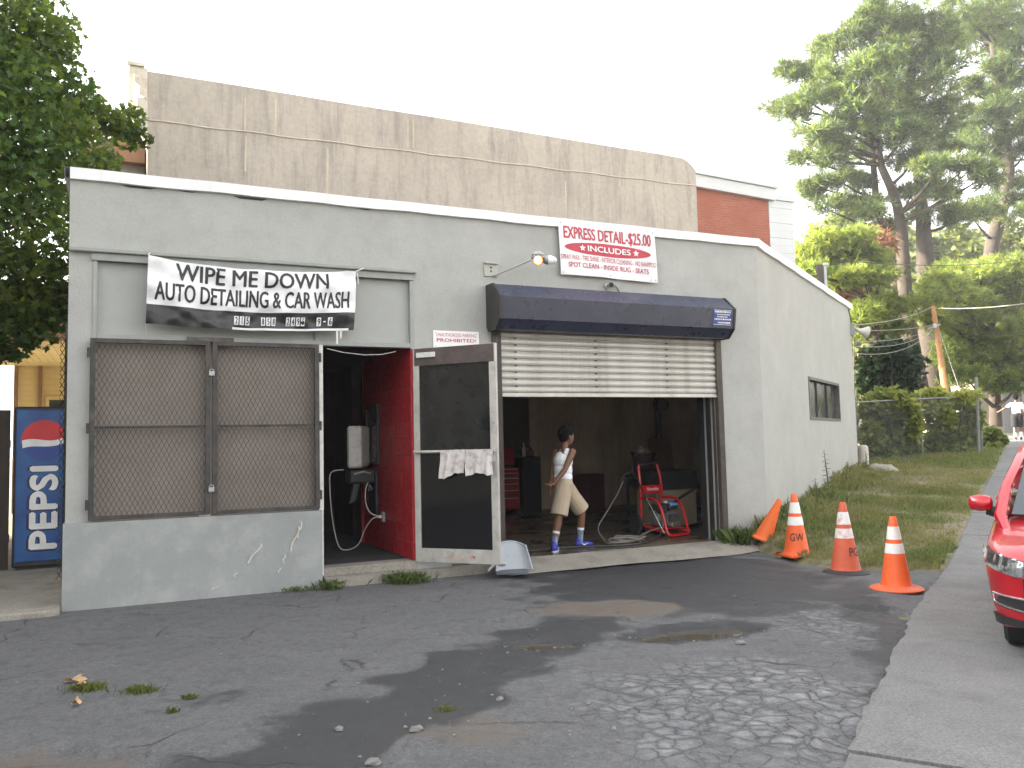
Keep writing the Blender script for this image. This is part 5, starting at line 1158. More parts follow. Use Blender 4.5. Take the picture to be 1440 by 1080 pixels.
# ------------------------------------------------------------------ red car at the right edge
CARX, CARY = 3.70, 5.02
CF = math.atan2(-swd[1], -swd[0])                          # the car faces the viewer
car = thing('parked_car', 'shiny red hatchback parked facing the viewer at the right edge', 'car', (CARX, CARY, .02), CF)
carp, nt, b = newmat('red_car_paint'); b.inputs['Base Color'].default_value = (.46, .006, .016, 1); b.inputs['Roughness'].default_value = .28; b.inputs['Metallic'].default_value = .15; b.inputs['Coat Weight'].default_value = 1; b.inputs['Coat Roughness'].default_value = .04
v = coord(nt); bumpn(nt, b, noise(nt, v, 220, 2), .02)
blk = M('black_car_plastic', (.02, .02, .021), .6); rub = M('tyre_rubber', (0, 0, 0)); carglass = glassmat('car_glass', (.06, .075, .085), .03, dirt=.05)
LEN = 4.2; WX = (-.80, -3.30); WR = .30
def hw(d):                                                 # half width at distance d behind the nose
    f = (1-max(0, 1-d/.85)**2.9)**(1/2.9); e = LEN-d; r_ = (1-max(0, 1-e/.6)**3)**(1/3.)
    return .855*f*(.35+.65*r_)
def zhood(d): return float(np.interp(d, [0, .08, .3, .7, 1.15, 1.3, 3.4, 3.9, 4.2], [.60, .655, .73, .80, .875, .885, .93, .90, .78]))
def zlow(d):
    z = .20+.06*max(0, 1-d/.3)
    for wx in WX:
        q = (WR+.06)**2-(d+wx)**2
        if q > 0: z = max(z, .29+math.sqrt(q))
    return z
def side(d, t):                                            # t 0 bottom .. 1 centre line of the hood
    h, zl, zh = hw(d), zlow(d), zhood(d)
    sh = zh-.075*min(1, h/.6)-.02
    if t < .6:
        k = t/.6; z = zl+(sh-zl)*k; y = h*(1-.05*((z-.52)/.35)**2-.035*max(0, (z-.62)/.25))
        return y, z
    k = (t-.6)/.4; a = k*PI/2
    y0 = h*(1-.05*((sh-.52)/.35)**2-.035*max(0, (sh-.62)/.25))
    return y0*math.cos(a)**.55 if k < 1 else 0.0, sh+(zh-sh)*math.sin(a)**.8
ds = sorted(set([round(x, 3) for x in np.concatenate([[.004, .012, .03, .06, .1, .15, .2, .27, .35], np.arange(.42, LEN-.2, .045), [LEN-.15, LEN-.08, LEN-.03, LEN-.005]])]))
ts = np.concatenate([np.linspace(0, .6, 13), np.linspace(.63, 1, 12)])
mb = MB()
for s in (1, -1):
    vs = [(-d, s*side(d, t)[0], side(d, t)[1]) for d in ds for t in ts]; n = len(ts)
    fs = [(i*n+j, i*n+j+1, (i+1)*n+j+1, (i+1)*n+j) for i in range(len(ds)-1) for j in range(n-1)]
    mb.add(vs, fs if s < 0 else [f[::-1] for f in fs])
mb.build('body', carp, car, smooth=True)
mb = MB(); mb.box(-LEN+.15, -.12, -.62, .62, .18, .62)
for wx in WX:
    for s in (1, -1): mb.box(wx-.42, wx+.42, s*.55-.05, s*.55+.05, .18, .72)
mb.build('underbody', blk, car)
# greenhouse
gh = [(-1.02, .70, .87), (-1.75, .58, 1.30), (-2.0, .565, 1.36), (-3.1, .56, 1.36), (-3.45, .57, 1.28), (-4.0, .62, .95)]
mb = MB(); vs = []
for x, h, z in gh[1:5]:
    vs += [(x, s*h*k, z+.03*(1-k*k)) for s, k in ((-1, 1), (-1, .6), (1, 0), (1, .6), (1, 1))]
n = 5; mb.add(vs, [(i*n+j, i*n+j+1, (i+1)*n+j+1, (i+1)*n+j) for i in range(3) for j in range(4)]); mb.build('roof', carp, car, smooth=True)
for a, c, nm in ((gh[0], gh[1], 'windscreen'), (gh[4], gh[5], 'rear_window')):
    mb = MB(); mb.grid(lambda u, w_: ((a[0]+(c[0]-a[0])*w_)+.10*(1-(2*u-1)**2)*(1 if a is gh[0] else -1)*(1-w_*.6), (2*u-1)*(a[1]+(c[1]-a[1])*w_)*.97, a[2]+(c[2]-a[2])*w_+.012), 12, 6)
    mb.build(nm, carglass, car, smooth=True)
for s in (1, -1):
    mb = MB(); bl = [(-1.10, .80, .86), (-2.15, .80, .90), (-3.2, .80, .93), (-3.75, .74, .94)]; tp = [(-1.72, .60, 1.27), (-2.15, .585, 1.325), (-3.1, .58, 1.32), (-3.42, .60, 1.26)]
    mb.add([(x, s*y, z) for x, y, z in bl]+[(x, s*y, z) for x, y, z in tp], [(i, i+1, i+5, i+4) for i in range(3)]); mb.build('side_glass', carglass, car)
    mb = MB(); mb.tube([(-.80, s*.70, .74), (-1.0, s*.75, .86), (-1.3, s*.71, 1.06), (-1.78, s*.60, 1.30), (-2.1, s*.575, 1.35), (-3.1, s*.57, 1.35), (-3.5, s*.60, 1.25), (-4.0, s*.68, .93)], [.03, .045, .042, .042, .04, .04, .05, .05], 8); mb.tube([(-2.15, s*.80, .9), (-2.18, s*.59, 1.33)], .03, 6); mb.build('pillar', carp, car, smooth=True)
    # mirror
    mb = MB(); mb.ball((-1.18, s*.885, .95), (.075, .090, .066), 16); mb.box(-1.235, -1.14, s*.885-.072, s*.885+.072, .895, 1.005); mi = melt(mb, 'wing_mirror', carp, car, .012, 4)
    mb = MB(); mb.tube([(-1.20, s*.78, .88), (-1.20, s*.85, .89)], [.045, .03], 8); mb.build('mirror_arm', blk, mi)
    mb = MB(); mb.add([(-1.256, s*.885+.072*math.cos(a), .95+.048*math.sin(a)) for a in np.linspace(0, 2*PI, 16, endpoint=False)], [list(range(16))]); mb.build('mirror_glass', carglass, mi)
def patch(d0, d1, z0, z1, s, off, nu=14, nv=8, shape=None):
    def fn(u, w_):
        d = d0(w_)+(d1(w_)-d0(w_))*u; z = z0(u)+(z1(u)-z0(u))*w_
        zl, zh = zlow(d), zhood(d); h = hw(d); y = h*(1-.05*((z-.52)/.35)**2-.035*max(0, (z-.62)/.25))
        e = .01; nx = -(hw(d+e)-hw(d-e if d > e else .001))/(2*e); nn = V3((nx*-1, 1, 0)).normalized() if False else V3((-nx, 1, 0)).normalized()
        nn = V3((abs(nx), 1, 0)).normalized()
        return V3((-d+nn.x*off, s*(y+nn.y*off), z))
    return fn
chrome = M('lamp_chrome', (.75, .76, .78), .12, .9); lens = glassmat('clear_lamp_lens', (.9, .92, .95), .03, trans=.95, dirt=0); amberl = M('amber_indicator', (.75, .22, .04), .25)
for s in (1, -1):
    hl = MB().grid(patch(lambda w_: .10+.02*w_, lambda w_: .42+.16*w_, lambda u: .545+.05*u, lambda u: .655+.055*u, s, .004), 14, 8, flip=s > 0).build('headlight', M('headlight_housing', (.10, .11, .12), .3, .3), car, smooth=True)
    def on(d, z, off): return patch(lambda w_: d, lambda w_: d, lambda u: z, lambda u: z, s, off)(0, 0)
    for d, z, r_, m_, nm in ((.17, .605, .062, chrome, 'main_lamp'), (.34, .635, .032, amberl, 'indicator'), (.27, .655, .026, chrome, 'side_lamp')):
        mb = MB(); mb.ball(on(d, z, .002), (r_*.5, r_*.5, r_), 14, rot=None); mb.build(nm, m_, hl, smooth=True)
    MB().grid(patch(lambda w_: .10+.02*w_, lambda w_: .42+.16*w_, lambda u: .545+.05*u, lambda u: .655+.055*u, s, .030), 14, 8, flip=s > 0).build('lens', lens, hl, smooth=True)
    MB().grid(patch(lambda w_: .03, lambda w_: .36-.06*w_, lambda u: .325+.03*u, lambda u: .405+.0*u, s, .004), 10, 4, flip=s > 0).build('fog_grille', blk, car, smooth=True)
    mb = MB(); pf = patch(lambda w_: .03, lambda w_: .37, lambda u: .325+.03*u, lambda u: .412, s, .010); mb.tube([pf(u, 0) for u in np.linspace(0, 1, 8)]+[pf(1, .5)]+[pf(u, 1) for u in np.linspace(1, 0, 8)], .007, 5); mb.build('grille_trim', chrome, car, smooth=True)
    MB().grid(patch(lambda w_: .005, lambda w_: .46, lambda u: .20+.04*(1-u), lambda u: .275+.0*u, s, .006), 12, 3, flip=s > 0).build('lower_lip', blk, car, smooth=True)
    mb = MB(); seam = [(-d, s*side(d, .66)[0]*.985, side(d, .66)[1]+.004) for d in np.linspace(.30, 1.1, 12)]; mb.tube(seam, .004, 4); mb.build('hood_seam', blk, car)
    for wx in WX:
        Mx = Matrix.Translation((wx, s*.655, WR-.01)) @ Matrix.Rotation(R(90), 4, 'X')
        w_ = MB().lathe([(.19, -.10), (.27, -.105), (.298, -.08), (.302, 0), (.298, .08), (.27, .105), (.19, .10)], 30, Mx).build('wheel', rub, car, smooth=True)
        rm = MB()
        rm.lathe([(.195, -.09), (.195, .09), (.17, .08), (.16, 0), (.0, 0)], 24, Mx, False)
        for k in range(5): rm.box(.03, .19, -.02, .02, -.095, -.075, Mx @ Matrix.Rotation(2*PI*k/5, 4, 'Z')); rm.box(.03, .19, -.02, .02, .075, .095, Mx @ Matrix.Rotation(2*PI*k/5, 4, 'Z'))
        rm.build('rim', galv, w_)
mb = MB(); mb.box(-.10, .0, -.35, .35, .30, .42, b=.02); mb.build('lower_grille', blk, car)
mb = MB(); mb.tube([(-1.06, .62, .895), (-1.16, .1, .93)], .008, 5); mb.tube([(-1.04, .1, .90), (-1.18, -.45, .95)], .008, 5); mb.build('wiper', blk, car)

# ------------------------------------------------------------------ bollard, boulder, litter
q = at(1216, 668, 18.2); bz = float(H(q.x, q.y))
BO = thing('bollard', 'short off white concrete bollard at the far corner of the shop', 'bollard', (q.x, q.y, bz-.05))
mb = MB(); mb.lathe([(.0, 0), (.105, 0), (.10, .50), (.09, .545), (.05, .565), (0, .57)], 18); mb.build('post', M('off_white_concrete', (.50, .46, .40), .8, 0, .1, 4, .3, 40, dirt=(.2, .18, .14), dirt_amt=.5, dirt_scale=5), BO, smooth=True)
def rock(name, c, r_, m, label, cat, group=None, seed=0):
    mb = MB(); mb.ball((0, 0, 0), r_, 18); rg_ = random.Random(seed)
    for i, p in enumerate(mb.v):
        k = 1+.16*math.sin(p.x/r_[0]*3.1+seed)*math.cos(p.y/r_[1]*2.7+seed*2)+.10*math.sin(p.z/r_[2]*5+p.x/r_[0]*4)+rg_.uniform(-.04, .04); mb.v[i] = p*k
    return mb.build(name, m, None, label, cat, group, loc=c, rz=seed, smooth=True)
q = at(1239, 676, 17.6); rock('boulder', (q.x, q.y, float(H(q.x, q.y))+.02), (.36, .26, .17), M('weathered_boulder', (.33, .31, .26), .9, 0, .2, 4, .6, 25), 'low pale boulder in the grass beside the bollard', 'rock', seed=2)
peb = M('pale_pebble', (.185, .18, .175), .85, 0, .2, 20)
mb = MB(); rg_ = random.Random(3)
for k in range(420):
    x, y = rg_.uniform(-3.6, 3.2), 3.6+5.2*rg_.random()**1.3
    if x > edgeX(y)-.05 or rg_.random() < .2: continue
    if k % 4 == 0: x, y = rg_.gauss(-.15, .6), rg_.gauss(4.9, .5)
    if k % 4 == 1: h_ = HOLES[rg_.choice((0, 0, 1))]; a_ = rg_.uniform(3.3, 6.1); x, y = h_[0]+h_[2]*rg_.uniform(.9, 1.25)*math.cos(a_), h_[1]+h_[3]*rg_.uniform(.9, 1.35)*math.sin(a_)
    s = rg_.choice((.003, .004, .005, .006, .008, .011))*rg_.uniform(.7, 1.3)
    if float(UV(x, y)[1]) > -.15 or y < 3.5: continue
    z = float(lot_z(np.array(x), np.array(y))); mb.ball((x, y, z+s*.3), (s*rg_.uniform(.8, 1.5), s, s*.6), 6, rot=Matrix.Rotation(rg_.uniform(0, 3), 3, 'Z'))
mb.build('gravel_litter', peb, kind='stuff')
for k, (px, py, s, lb) in enumerate(((1041, 903, .030, 'pale stone lying alone right of the big pothole'), (586, 1023, .030, 'larger grey stone in the front middle of the lot'), (477, 1025, .022, 'flat grey stone beside the dark wet track'), (524, 1069, .032, 'pale stone near the bottom edge of the picture'), (703, 983, .022, 'grey stone on the gritty middle of the lot'))):
    q = at(px, py, 5); d = (q-V3((0, 0, EYE))); t = -EYE/d.z; x, y = d.x*t, d.y*t
    rock('stone', (x, y, float(lot_z(np.array(x), np.array(y)))+s*.35), (s*1.3, s, s*.6), peb, lb, 'stone', 'loose stones on the lot', k)

# ------------------------------------------------------------------ foliage builders
def unit(n): a = RNG.normal(size=(n, 3)); return a/np.linalg.norm(a, axis=1, keepdims=True)
def ell_pts(n, c, r, shell=.55):
    d = unit(n); k = RNG.uniform(shell**3, 1, n)**(1/3); return np.array(c)+d*k[:, None]*np.array(r)
def leaf_quads(P, s, up=.35, elong=1.5):
    n = len(P); a = unit(n); a[:, 2] = a[:, 2]*.6-.25; a /= np.linalg.norm(a, axis=1, keepdims=True)
    b_ = np.cross(a, unit(n)+np.array([0, 0, up])); b_ /= np.linalg.norm(b_, axis=1, keepdims=True)+1e-9
    s = (s*RNG.uniform(.6, 1.25, n))[:, None]; nrm = np.cross(a, b_)
    V = np.stack([P, P+a*s*elong*.5+b_*s*.5+nrm*s*.12, P+a*s*elong, P+a*s*elong*.5-b_*s*.5+nrm*s*.12], 1)
    return V
def mesh_leaves(name, P, s, mat, tint, parent=None, elong=1.5, **kw):
    V = leaf_quads(P, s, elong=elong).reshape(-1, 3); F = np.arange(len(V)).reshape(-1, 4)
    return np_mesh(name, V, F, mat, parent, np.repeat(tint, 4, 0), **kw)
def maple_leaves(name, P, s, mat, tint, parent):
    """five-pointed lobed leaves"""
    n = len(P); a = unit(n); a[:, 2] = a[:, 2]*.5-.45; a /= np.linalg.norm(a, axis=1, keepdims=True)
    b_ = np.cross(a, unit(n)+np.array([0, 0, .6])); b_ /= np.linalg.norm(b_, axis=1, keepdims=True); nr = np.cross(a, b_)
    s = (s*RNG.uniform(.6, 1.2, n))[:, None]
    out = [(0, 0), (.28, -.18), (.05, -.55), (.42, -.32), (.50, -.62), (.66, -.28), (1.0, 0), (.66, .28), (.50, .62), (.42, .32), (.05, .55), (.28, .18)]
    V = np.stack([P+a*s*x+b_*s*y+nr*s*(.18*abs(y)-.1*x*x) for x, y in out], 1).reshape(-1, 3)
    base = (np.arange(n)*12)[:, None, None]
    tri = np.array([(0, 1, 3), (1, 2, 3), (3, 4, 5), (3, 5, 9), (0, 3, 9), (5, 6, 7), (5, 7, 9), (7, 8, 9), (9, 10, 11), (0, 9, 11)])
    F = (base+tri[None]).reshape(-1, 3)
    return np_mesh(name, V, F, mat, parent, np.repeat(tint, 12, 0))
def needle_tufts(name, P, dirs, L_, mat, tint, parent, k=9, w=.02):
    n = len(P); V = []; 
    d = dirs[:, None, :]*.75+RNG.normal(size=(n, k, 3))*.62; d /= np.linalg.norm(d, axis=2, keepdims=True)
    side_ = np.cross(d, RNG.normal(size=(n, k, 3))); side_ /= np.linalg.norm(side_, axis=2, keepdims=True)
    l = (L_*RNG.uniform(.6, 1.15, (n, k)))[..., None]; p = P[:, None, :]
    V = np.stack([p+side_*w*.6+0*d, p+d*l, p-side_*w*.6+d*l*.3], 2).reshape(-1, 3)
    F = np.arange(len(V)).reshape(-1, 3)
    return np_mesh(name, V, F, mat, parent, np.repeat(tint, 3*k, 0))
def tints(n, lo=.6, hi=1.35, yel=.0, clump=None):
    k = RNG.uniform(lo, hi, n)[:, None]*(1 if clump is None else clump[:, None]); y = RNG.normal(0, .08, n)+yel
    return np.clip(np.concatenate([k*(1+y[:, None]*1.3), k*(1+y[:, None]*.35), k*(1-y[:, None]*.6)], 1), 0, 3)
bark = M('grey_brown_bark', (.08, .062, .047), .95, 0, .3, 4, 1.0, 14); barkl = M('pale_pine_bark', (.052, .038, .028), .95, 0, .25, 3, 1.0, 10)
leafm = leafmat('maple_leaf', (.070, .115, .026), .40, tcol=(.20, .29, .04)); pinem = leafmat('pine_needle', (.074, .110, .040), .38, tcol=(.24, .31, .06))
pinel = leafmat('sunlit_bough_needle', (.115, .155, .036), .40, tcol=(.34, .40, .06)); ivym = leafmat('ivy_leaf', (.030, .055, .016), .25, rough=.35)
hedgem = leafmat('sunlit_hedge_leaf', (.135, .165, .045), .40, tcol=(.34, .38, .08)); deadm = leafmat('dead_needle', (.26, .105, .045), .2, tcol=(.35, .16, .06)); grassm = leafmat('grass_blade', (.165, .205, .07), .38, tcol=(.16, .20, .04))  # hedge leaf lightened and yellowed so that it looks sunlit

# --- maple at the left
MT = W(-4.1, 3.6)
MPL = thing('maple_tree', 'broad green maple overhanging the shop at the left edge', 'tree', MT)
mb = MB(); mb.tube([(0, 0, -.1), (.05, .02, 1.2), (.0, .05, 2.6), (.15, .1, 4.2)], [.34, .27, .24, .20], 12)
cl = []
def mclump(px, py, Y, r, n): q = at(px, py, Y); cl.append((q-MT, r, n))
for px, py, Y, r in ((-60, 60, 11.5, 1.5), (30, 40, 12, .85), (70, 60, 12.3, .45), (-20, 150, 11.2, 1.2), (60, 120, 12, .75), (100, 150, 12.5, .5), (10, 230, 11, 1.0), (85, 210, 11.8, .75), (140, 165, 12.8, .38), (165, 180, 13, .32), (120, 215, 12.5, .42), (180, 165, 13.2, .30), (190, 190, 13.2, .22), (150, 225, 12.8, .22), (20, 320, 11, .85), (70, 300, 11.6, .55), (-30, 400, 10.5, 1.0), (35, 400, 11, .60), (70, 380, 11.4, .45), (20, 455, 10.6, .50), (60, 440, 11, .38), (85, 420, 11.3, .28), (5, 480, 10.4, .30), (-120, 200, 11, 2.0), (-150, 420, 10.5, 1.6), (-200, 60, 12, 2.0), (-10, 20, 12, .9)):
    mclump(px, py, Y, r, 0)
for c, r, n in cl:
    if r > .3: mid = V3((.12, .08, 3.2)); e = c; m2 = mid.lerp(e, .5)+V3((0, 0, .25)); mb.tube([mid, m2, e], [.09, .05, .015], 6)
mb.build('trunk', bark, MPL, smooth=True)
P_, T_ = [], []
for c, r, n in cl:
    n = int(330*max(r, .25)**2*3.3)+50; pts = ell_pts(n, c, (r, r, r*.85), .25); P_.append(pts); T_.append(tints(n, .55, 1.4, RNG.normal(0, .06)+(.25 if RNG.random() < .12 else 0), np.full(n, RNG.uniform(.8, 1.2))))
maple_leaves('crown', np.concatenate(P_), .115, leafm, np.concatenate(T_), MPL)
# unseen street trees added left to shade the lot; the last mirrors in the door
for k, (u, v_, h, r) in enumerate(((-9.0, 3.0, 7.5, 2.6), (-13, 8.5, 8.5, 3.2), (-7.0, 10.5, 8.0, 2.4), (-6.0, -10.2, 7.0, 2.6))):
    o = W(u, v_); T = thing('added_street_tree', ('added leafy street tree beyond the left edge nearest the lot', 'added leafy street tree farthest left of the shop', 'added leafy street tree behind the board fence', 'added leafy street tree at the corner left of the lot')[k], 'tree', o, 0, 'added unseen street trees left of the shop')
    mb = MB(); mb.tube([(0, 0, -.1), (.1, 0, h*.35), (0, .1, h*.7)], [.28, .2, .1], 8); mb.build('trunk', bark, T)
    pts = ell_pts(2600, (0, 0, h*.62), (r, r, h*.42), .3); mesh_leaves('crown', pts, .22, leafm, tints(2600), T)

# unseen row house added beyond the left edge to keep the low sun off the lot
OH = thing('added_shade_house', 'added tan row house beyond the left edge that shades the lot', 'house', (-24, -2, 0))
mb = MB(); mb.box(0, 13.5, 0, 16.5, -.2, 9.2); mb.build('wall', M('tan_house_siding', (.33, .31, .26), .8), OH)
mb = MB(); mb.box(-.2, 13.8, -.2, 16.7, 9.2, 9.6); mb.build('cornice', whitew, OH)
for k in range(5):
    for z in (1.0, 3.9, 6.8):
        w_ = MB().box(13.5, 13.58, 1.2+3.1*k, 2.4+3.1*k, z, z+1.7).build('window', whitew, OH); MB().box(13.58, 13.59, 1.3+3.1*k, 2.3+3.1*k, z+.1, z+1.6).build('pane', gp, w_)
# --- the pines at the right
def pine(name, label, base, trunks, clumps, mat, n_mul=1.0, tuft=.42, dead=()):
    T = thing(name, label, 'tree', base, 0, 'pines beyond the fence'); base = V3(base)
    mb = MB()
    for pts, r0, r1 in trunks:
        pts = [p-base for p in pts]; k = len(pts); mb.tube(pts, [r1+(r0-r1)*(1-i/(k-1))**1.7 for i in range(k)], 9)
    tr = [p-base for pts, _, _ in trunks for a, b_ in zip(pts[:-1], pts[1:]) for p in (a, a.lerp(b_, .33), a.lerp(b_, .66), b_)]
    PP, DD, TT = [], [], []
    for c, rx, ry, bright in clumps:
        c = c-base
        near = min(tr, key=lambda q: (q-(c-V3((0, 0, .9)))).length+max(0, q.z-c.z)*2)
        m2 = near.lerp(c, .55)+V3((0, 0, -.15)); mb.tube([near, m2, c+V3((0, 0, -.1))], [.09, .06, .02], 5)
        n = int(n_mul*80*(rx*ry*2.2+.5)); ns = max(4, int(n/22))
        # each bough: sub-sprays along it, needles pointing outward and up
        sc = ell_pts(ns, c, (rx, (rx+ry)*.55, ry), .2)
        for q in sc:
            m_ = max(6, n//ns); off = RNG.normal(size=(m_, 3))*np.array([.36, .36, .17])*min(1.0, .5+ry*.4)
            p = q+off; d = off*1.2+np.array([0, 0, .30])+(q-np.array(c))*.35; d /= np.linalg.norm(d, axis=1, keepdims=True)+1e-6
            PP.append(p); DD.append(d); TT.append(tints(m_, .6, 1.3, .10*(bright-1), np.full(m_, RNG.uniform(.8, 1.2)*bright)))
    mb.build('trunk', barkl, T, smooth=True)
    needle_tufts('crown', np.concatenate(PP), np.concatenate(DD), tuft, mat, np.concatenate(TT), T, k=11, w=.036 if tuft < .4 else .045)
    if dead:
        PP, DD = [], []
        for c, rx, ry in dead:
            p = ell_pts(int(160*rx*ry)+60, c-base, (rx, rx*.5, ry), 0); PP.append(p); DD.append(unit(len(p))*.5+np.array([-.3, 0, -.8]))
        p = np.concatenate(PP); needle_tufts('dead_bough', p, np.concatenate(DD), .5, deadm, tints(len(p), .5, 1.2), T, 7, .035)
    return T
def cl_(lst, Y, dy=1.6):
    out = []
    for e in lst:
        px, py, rx, ry = e[:4]; y = Y+(e[5] if len(e) > 5 else random.uniform(-dy, dy)); out.append((at(px, py, y), rx*y/FPX, ry*y/FPX, e[4] if len(e) > 4 else 1.0))
    return out
random.seed(21)
Y = 36; gz_ = lambda x, y: float(H(x, y))
b0 = at(1300, 570, Y); b0.z = gz_(b0.x, b0.y)
main = [(1240, 15, 26, 22), (1265, 22, 26, 26), (1205, 45, 28, 18, 1.0), (1190, 62, 30, 18), (1300, 40, 32, 24, .85), (1330, 55, 22, 26, .85), (1165, 72, 26, 12, 1.1), (1135, 104, 26, 11), (1118, 97, 18, 7), (1170, 108, 30, 16, 1.2), (1215, 90, 36, 24, 1.2), (1255, 75, 34, 28), (1290, 92, 36, 26), (1325, 105, 22, 30, .8), (1105, 148, 22, 8), (1135, 138, 30, 14), (1180, 142, 36, 20, 1.25), (1220, 135, 36, 24, 1.3), (1258, 128, 34, 26, 1.1), (1295, 140, 36, 26, .9), (1330, 160, 24, 24, .8), (1115, 163, 22, 9), (1145, 180, 30, 12, 1.1), (1190, 178, 32, 16, 1.2), (1232, 180, 36, 18, 1.1), (1275, 185, 34, 22, .9), (1315, 200, 30, 20, .8), (1150, 198, 26, 8), (1185, 205, 22, 9), (1140, 224, 28, 8), (1165, 218, 18, 6), (1225, 208, 22, 12), (1285, 222, 26, 12, .8), (1135, 270, 26, 12), (1155, 262, 24, 9), (1178, 250, 24, 8), (1320, 235, 26, 14, 1.35, -3), (1350, 240, 34, 14, 1.0, -3), (1385, 245, 26, 14, .9, -3), (1300, 262, 24, 12, .8), (1335, 270, 32, 12), (1210, 262, 20, 8), (1230, 290, 20, 10), (1192, 285, 18, 8), (1165, 292, 18, 6), (1205, 308, 22, 9), (1245, 318, 18, 10), (1310, 300, 24, 9), (1340, 310, 26, 9), (1282, 270, 16, 10), (1180, 230, 24, 9)]
tA = [at(1296, 566, Y), at(1283, 500, Y), at(1274, 440, Y), at(1271, 380, Y), at(1268, 325, Y), at(1262, 290, Y), at(1252, 262, Y), at(1238, 232, Y), at(1234, 200, Y), at(1242, 120, Y)]
tB = [at(1316, 566, Y+1), at(1308, 470, Y+1), at(1302, 380, Y+1), at(1297, 300, Y+1), at(1290, 240, Y+1), at(1284, 150, Y+1), at(1275, 30, Y+1)]
tC = [at(1262, 400, Y+.5), at(1248, 352, Y+.5), at(1240, 322, Y+.5), at(1232, 280, Y+.5), at(1228, 230, Y+.5), at(1222, 140, Y+.5)]
pine('pine_tree', 'tallest white pine with forked pale trunks left of the pole', b0, [(tA, .42, .14), (tB, .66, .12), (tC, .26, .12)], cl_(main, Y), pinem, 1.4, dead=[(at(1206, 415, 33), .9, .5), (at(1194, 432, 33), .7, .35), (at(1236, 340, 34), .35, .7), (at(1250, 345, 34.5), .3, .6)])
Y = 42; b1 = at(1385, 560, Y); b1.z = gz_(b1.x, b1.y)
right = [(1352, 15, 24, 20), (1385, 22, 30, 26), (1415, 12, 30, 24, 1.1), (1435, 45, 26, 26), (1395, 55, 28, 20, .9), (1365, 48, 18, 16), (1425, 78, 26, 14), (1400, 95, 18, 14, .8), (1440, 105, 20, 16), (1418, 120, 26, 16), (1385, 128, 24, 12), (1360, 125, 20, 12, .8), (1375, 160, 34, 16, .85), (1410, 150, 26, 16), (1438, 150, 20, 20), (1355, 185, 26, 14, .8), (1390, 190, 34, 18, .9), (1425, 185, 26, 16), (1440, 215, 20, 18, .9), (1410, 222, 20, 10), (1360, 210, 24, 10, .8), (1432, 255, 18, 10), (1438, 275, 14, 8), (1395, 285, 30, 14, .8), (1365, 300, 30, 14, .9), (1425, 300, 26, 12, 1.2)]
tD = [at(1378, 560, Y), at(1388, 400, Y), at(1396, 340, Y), at(1410, 290, Y), at(1419, 240, Y), at(1414, 190, Y), at(1402, 120, Y), at(1396, 60, Y), at(1392, 10, Y)]
pine('pine_tree', 'second tall pine running out of the top right corner', b1, [(tD, .48, .16)], cl_(right, Y), pinem, 1.4)
Y = 33; b2 = at(1392, 560, Y); b2.z = gz_(b2.x, b2.y)
low = [(1318, 400, 18, 16, 1.3), (1335, 385, 26, 14, 1.45), (1375, 382, 36, 14, 1.4), (1415, 378, 34, 16, 1.4), (1440, 385, 20, 18, 1.3), (1305, 430, 22, 18, 1.35), (1340, 415, 34, 18, 1.25), (1385, 410, 36, 18, 1.2), (1428, 412, 28, 18, 1.1), (1325, 447, 24, 14, 1.0), (1365, 440, 34, 14, 1.1), (1400, 436, 30, 10), (1415, 470, 28, 13, 1.4), (1390, 485, 22, 9, 1.3), (1440, 465, 16, 14, 1.3), (1350, 475, 30, 20, .8), (1345, 505, 26, 18, .7), (1385, 505, 32, 16, .75), (1425, 505, 30, 16, .75), (1400, 530, 34, 16, .7), (1430, 540, 24, 16, .7), (1360, 530, 26, 12, .7)]
tE = [at(1400, 600, Y+1), at(1398, 520, Y+1), at(1392, 440, Y+1), at(1385, 370, Y+1)]
pine('pine_tree', 'low spreading pine with bright yellow green boughs over the sidewalk', b2, [(tE, .26, .08)], cl_(low, Y, 1.0), pinel, 3.2, .27)
Y = 32; b3 = at(1228, 560, Y); b3.z = gz_(b3.x, b3.y)
lft = [(1145, 352, 22, 10, 1.3), (1170, 335, 34, 14, 1.35), (1205, 335, 30, 14, 1.2), (1150, 368, 24, 10, 1.1), (1190, 360, 34, 14, 1.0), (1225, 362, 24, 18), (1160, 392, 26, 16, 1.0), (1140, 382, 16, 10, 1.2), (1215, 390, 24, 12, 1.4), (1240, 388, 18, 12, 1.1), (1185, 392, 20, 10, 1.1), (1222, 440, 24, 12, 1.2), (1200, 448, 18, 10, 1.1), (1245, 430, 22, 16, .8), (1215, 465, 24, 12, .9), (1245, 462, 20, 12, .7)]
tF = [at(1236, 560, Y), at(1232, 470, Y), at(1222, 400, Y), at(1205, 345, Y)]
pine('pine_tree', 'small bright pine behind the roof mast and side wall', b3, [(tF, .16, .05)], cl_(lft, Y, 1.0), pinel, 3.2, .27)

def bush(name, label, cat, base, clumps, mat, s, dens, trunk=None, group=None, stem=True, yel=0.0):
    T = thing(name, label, cat, base, 0, group); base = V3(base); PP, TT = [], []; mb = MB()
    for c, r, br in clumps:
        c = c-base; n = int(dens*(r[0]*r[2]*3+.15)); PP.append(ell_pts(n, c, r, .45)); TT.append(tints(n, .6, 1.35, yel+.18*(br-1), np.full(n, br*RNG.uniform(.9, 1.1))))
        if stem: mb.tube([(0, 0, 0), V3(c)*.55+V3((0, 0, -.1)), c], [.05, .03, .012], 5)
    if stem: mb.build('trunk' if cat == 'tree' else 'stem', bark, T)
    mesh_leaves('crown' if cat == 'tree' else 'foliage', np.concatenate(PP), s, mat, np.concatenate(TT), T); return T
def bc(lst, Y, dy=.6):
    out = []
    for px, py, rx, ry, br in lst: y = Y+random.uniform(-dy, dy); out.append((at(px, py, y), (rx*y/FPX, min(rx, ry)*y/FPX, ry*y/FPX), br))
    return out
q = at(1250, 560, 28); q.z = gz_(q.x, q.y)
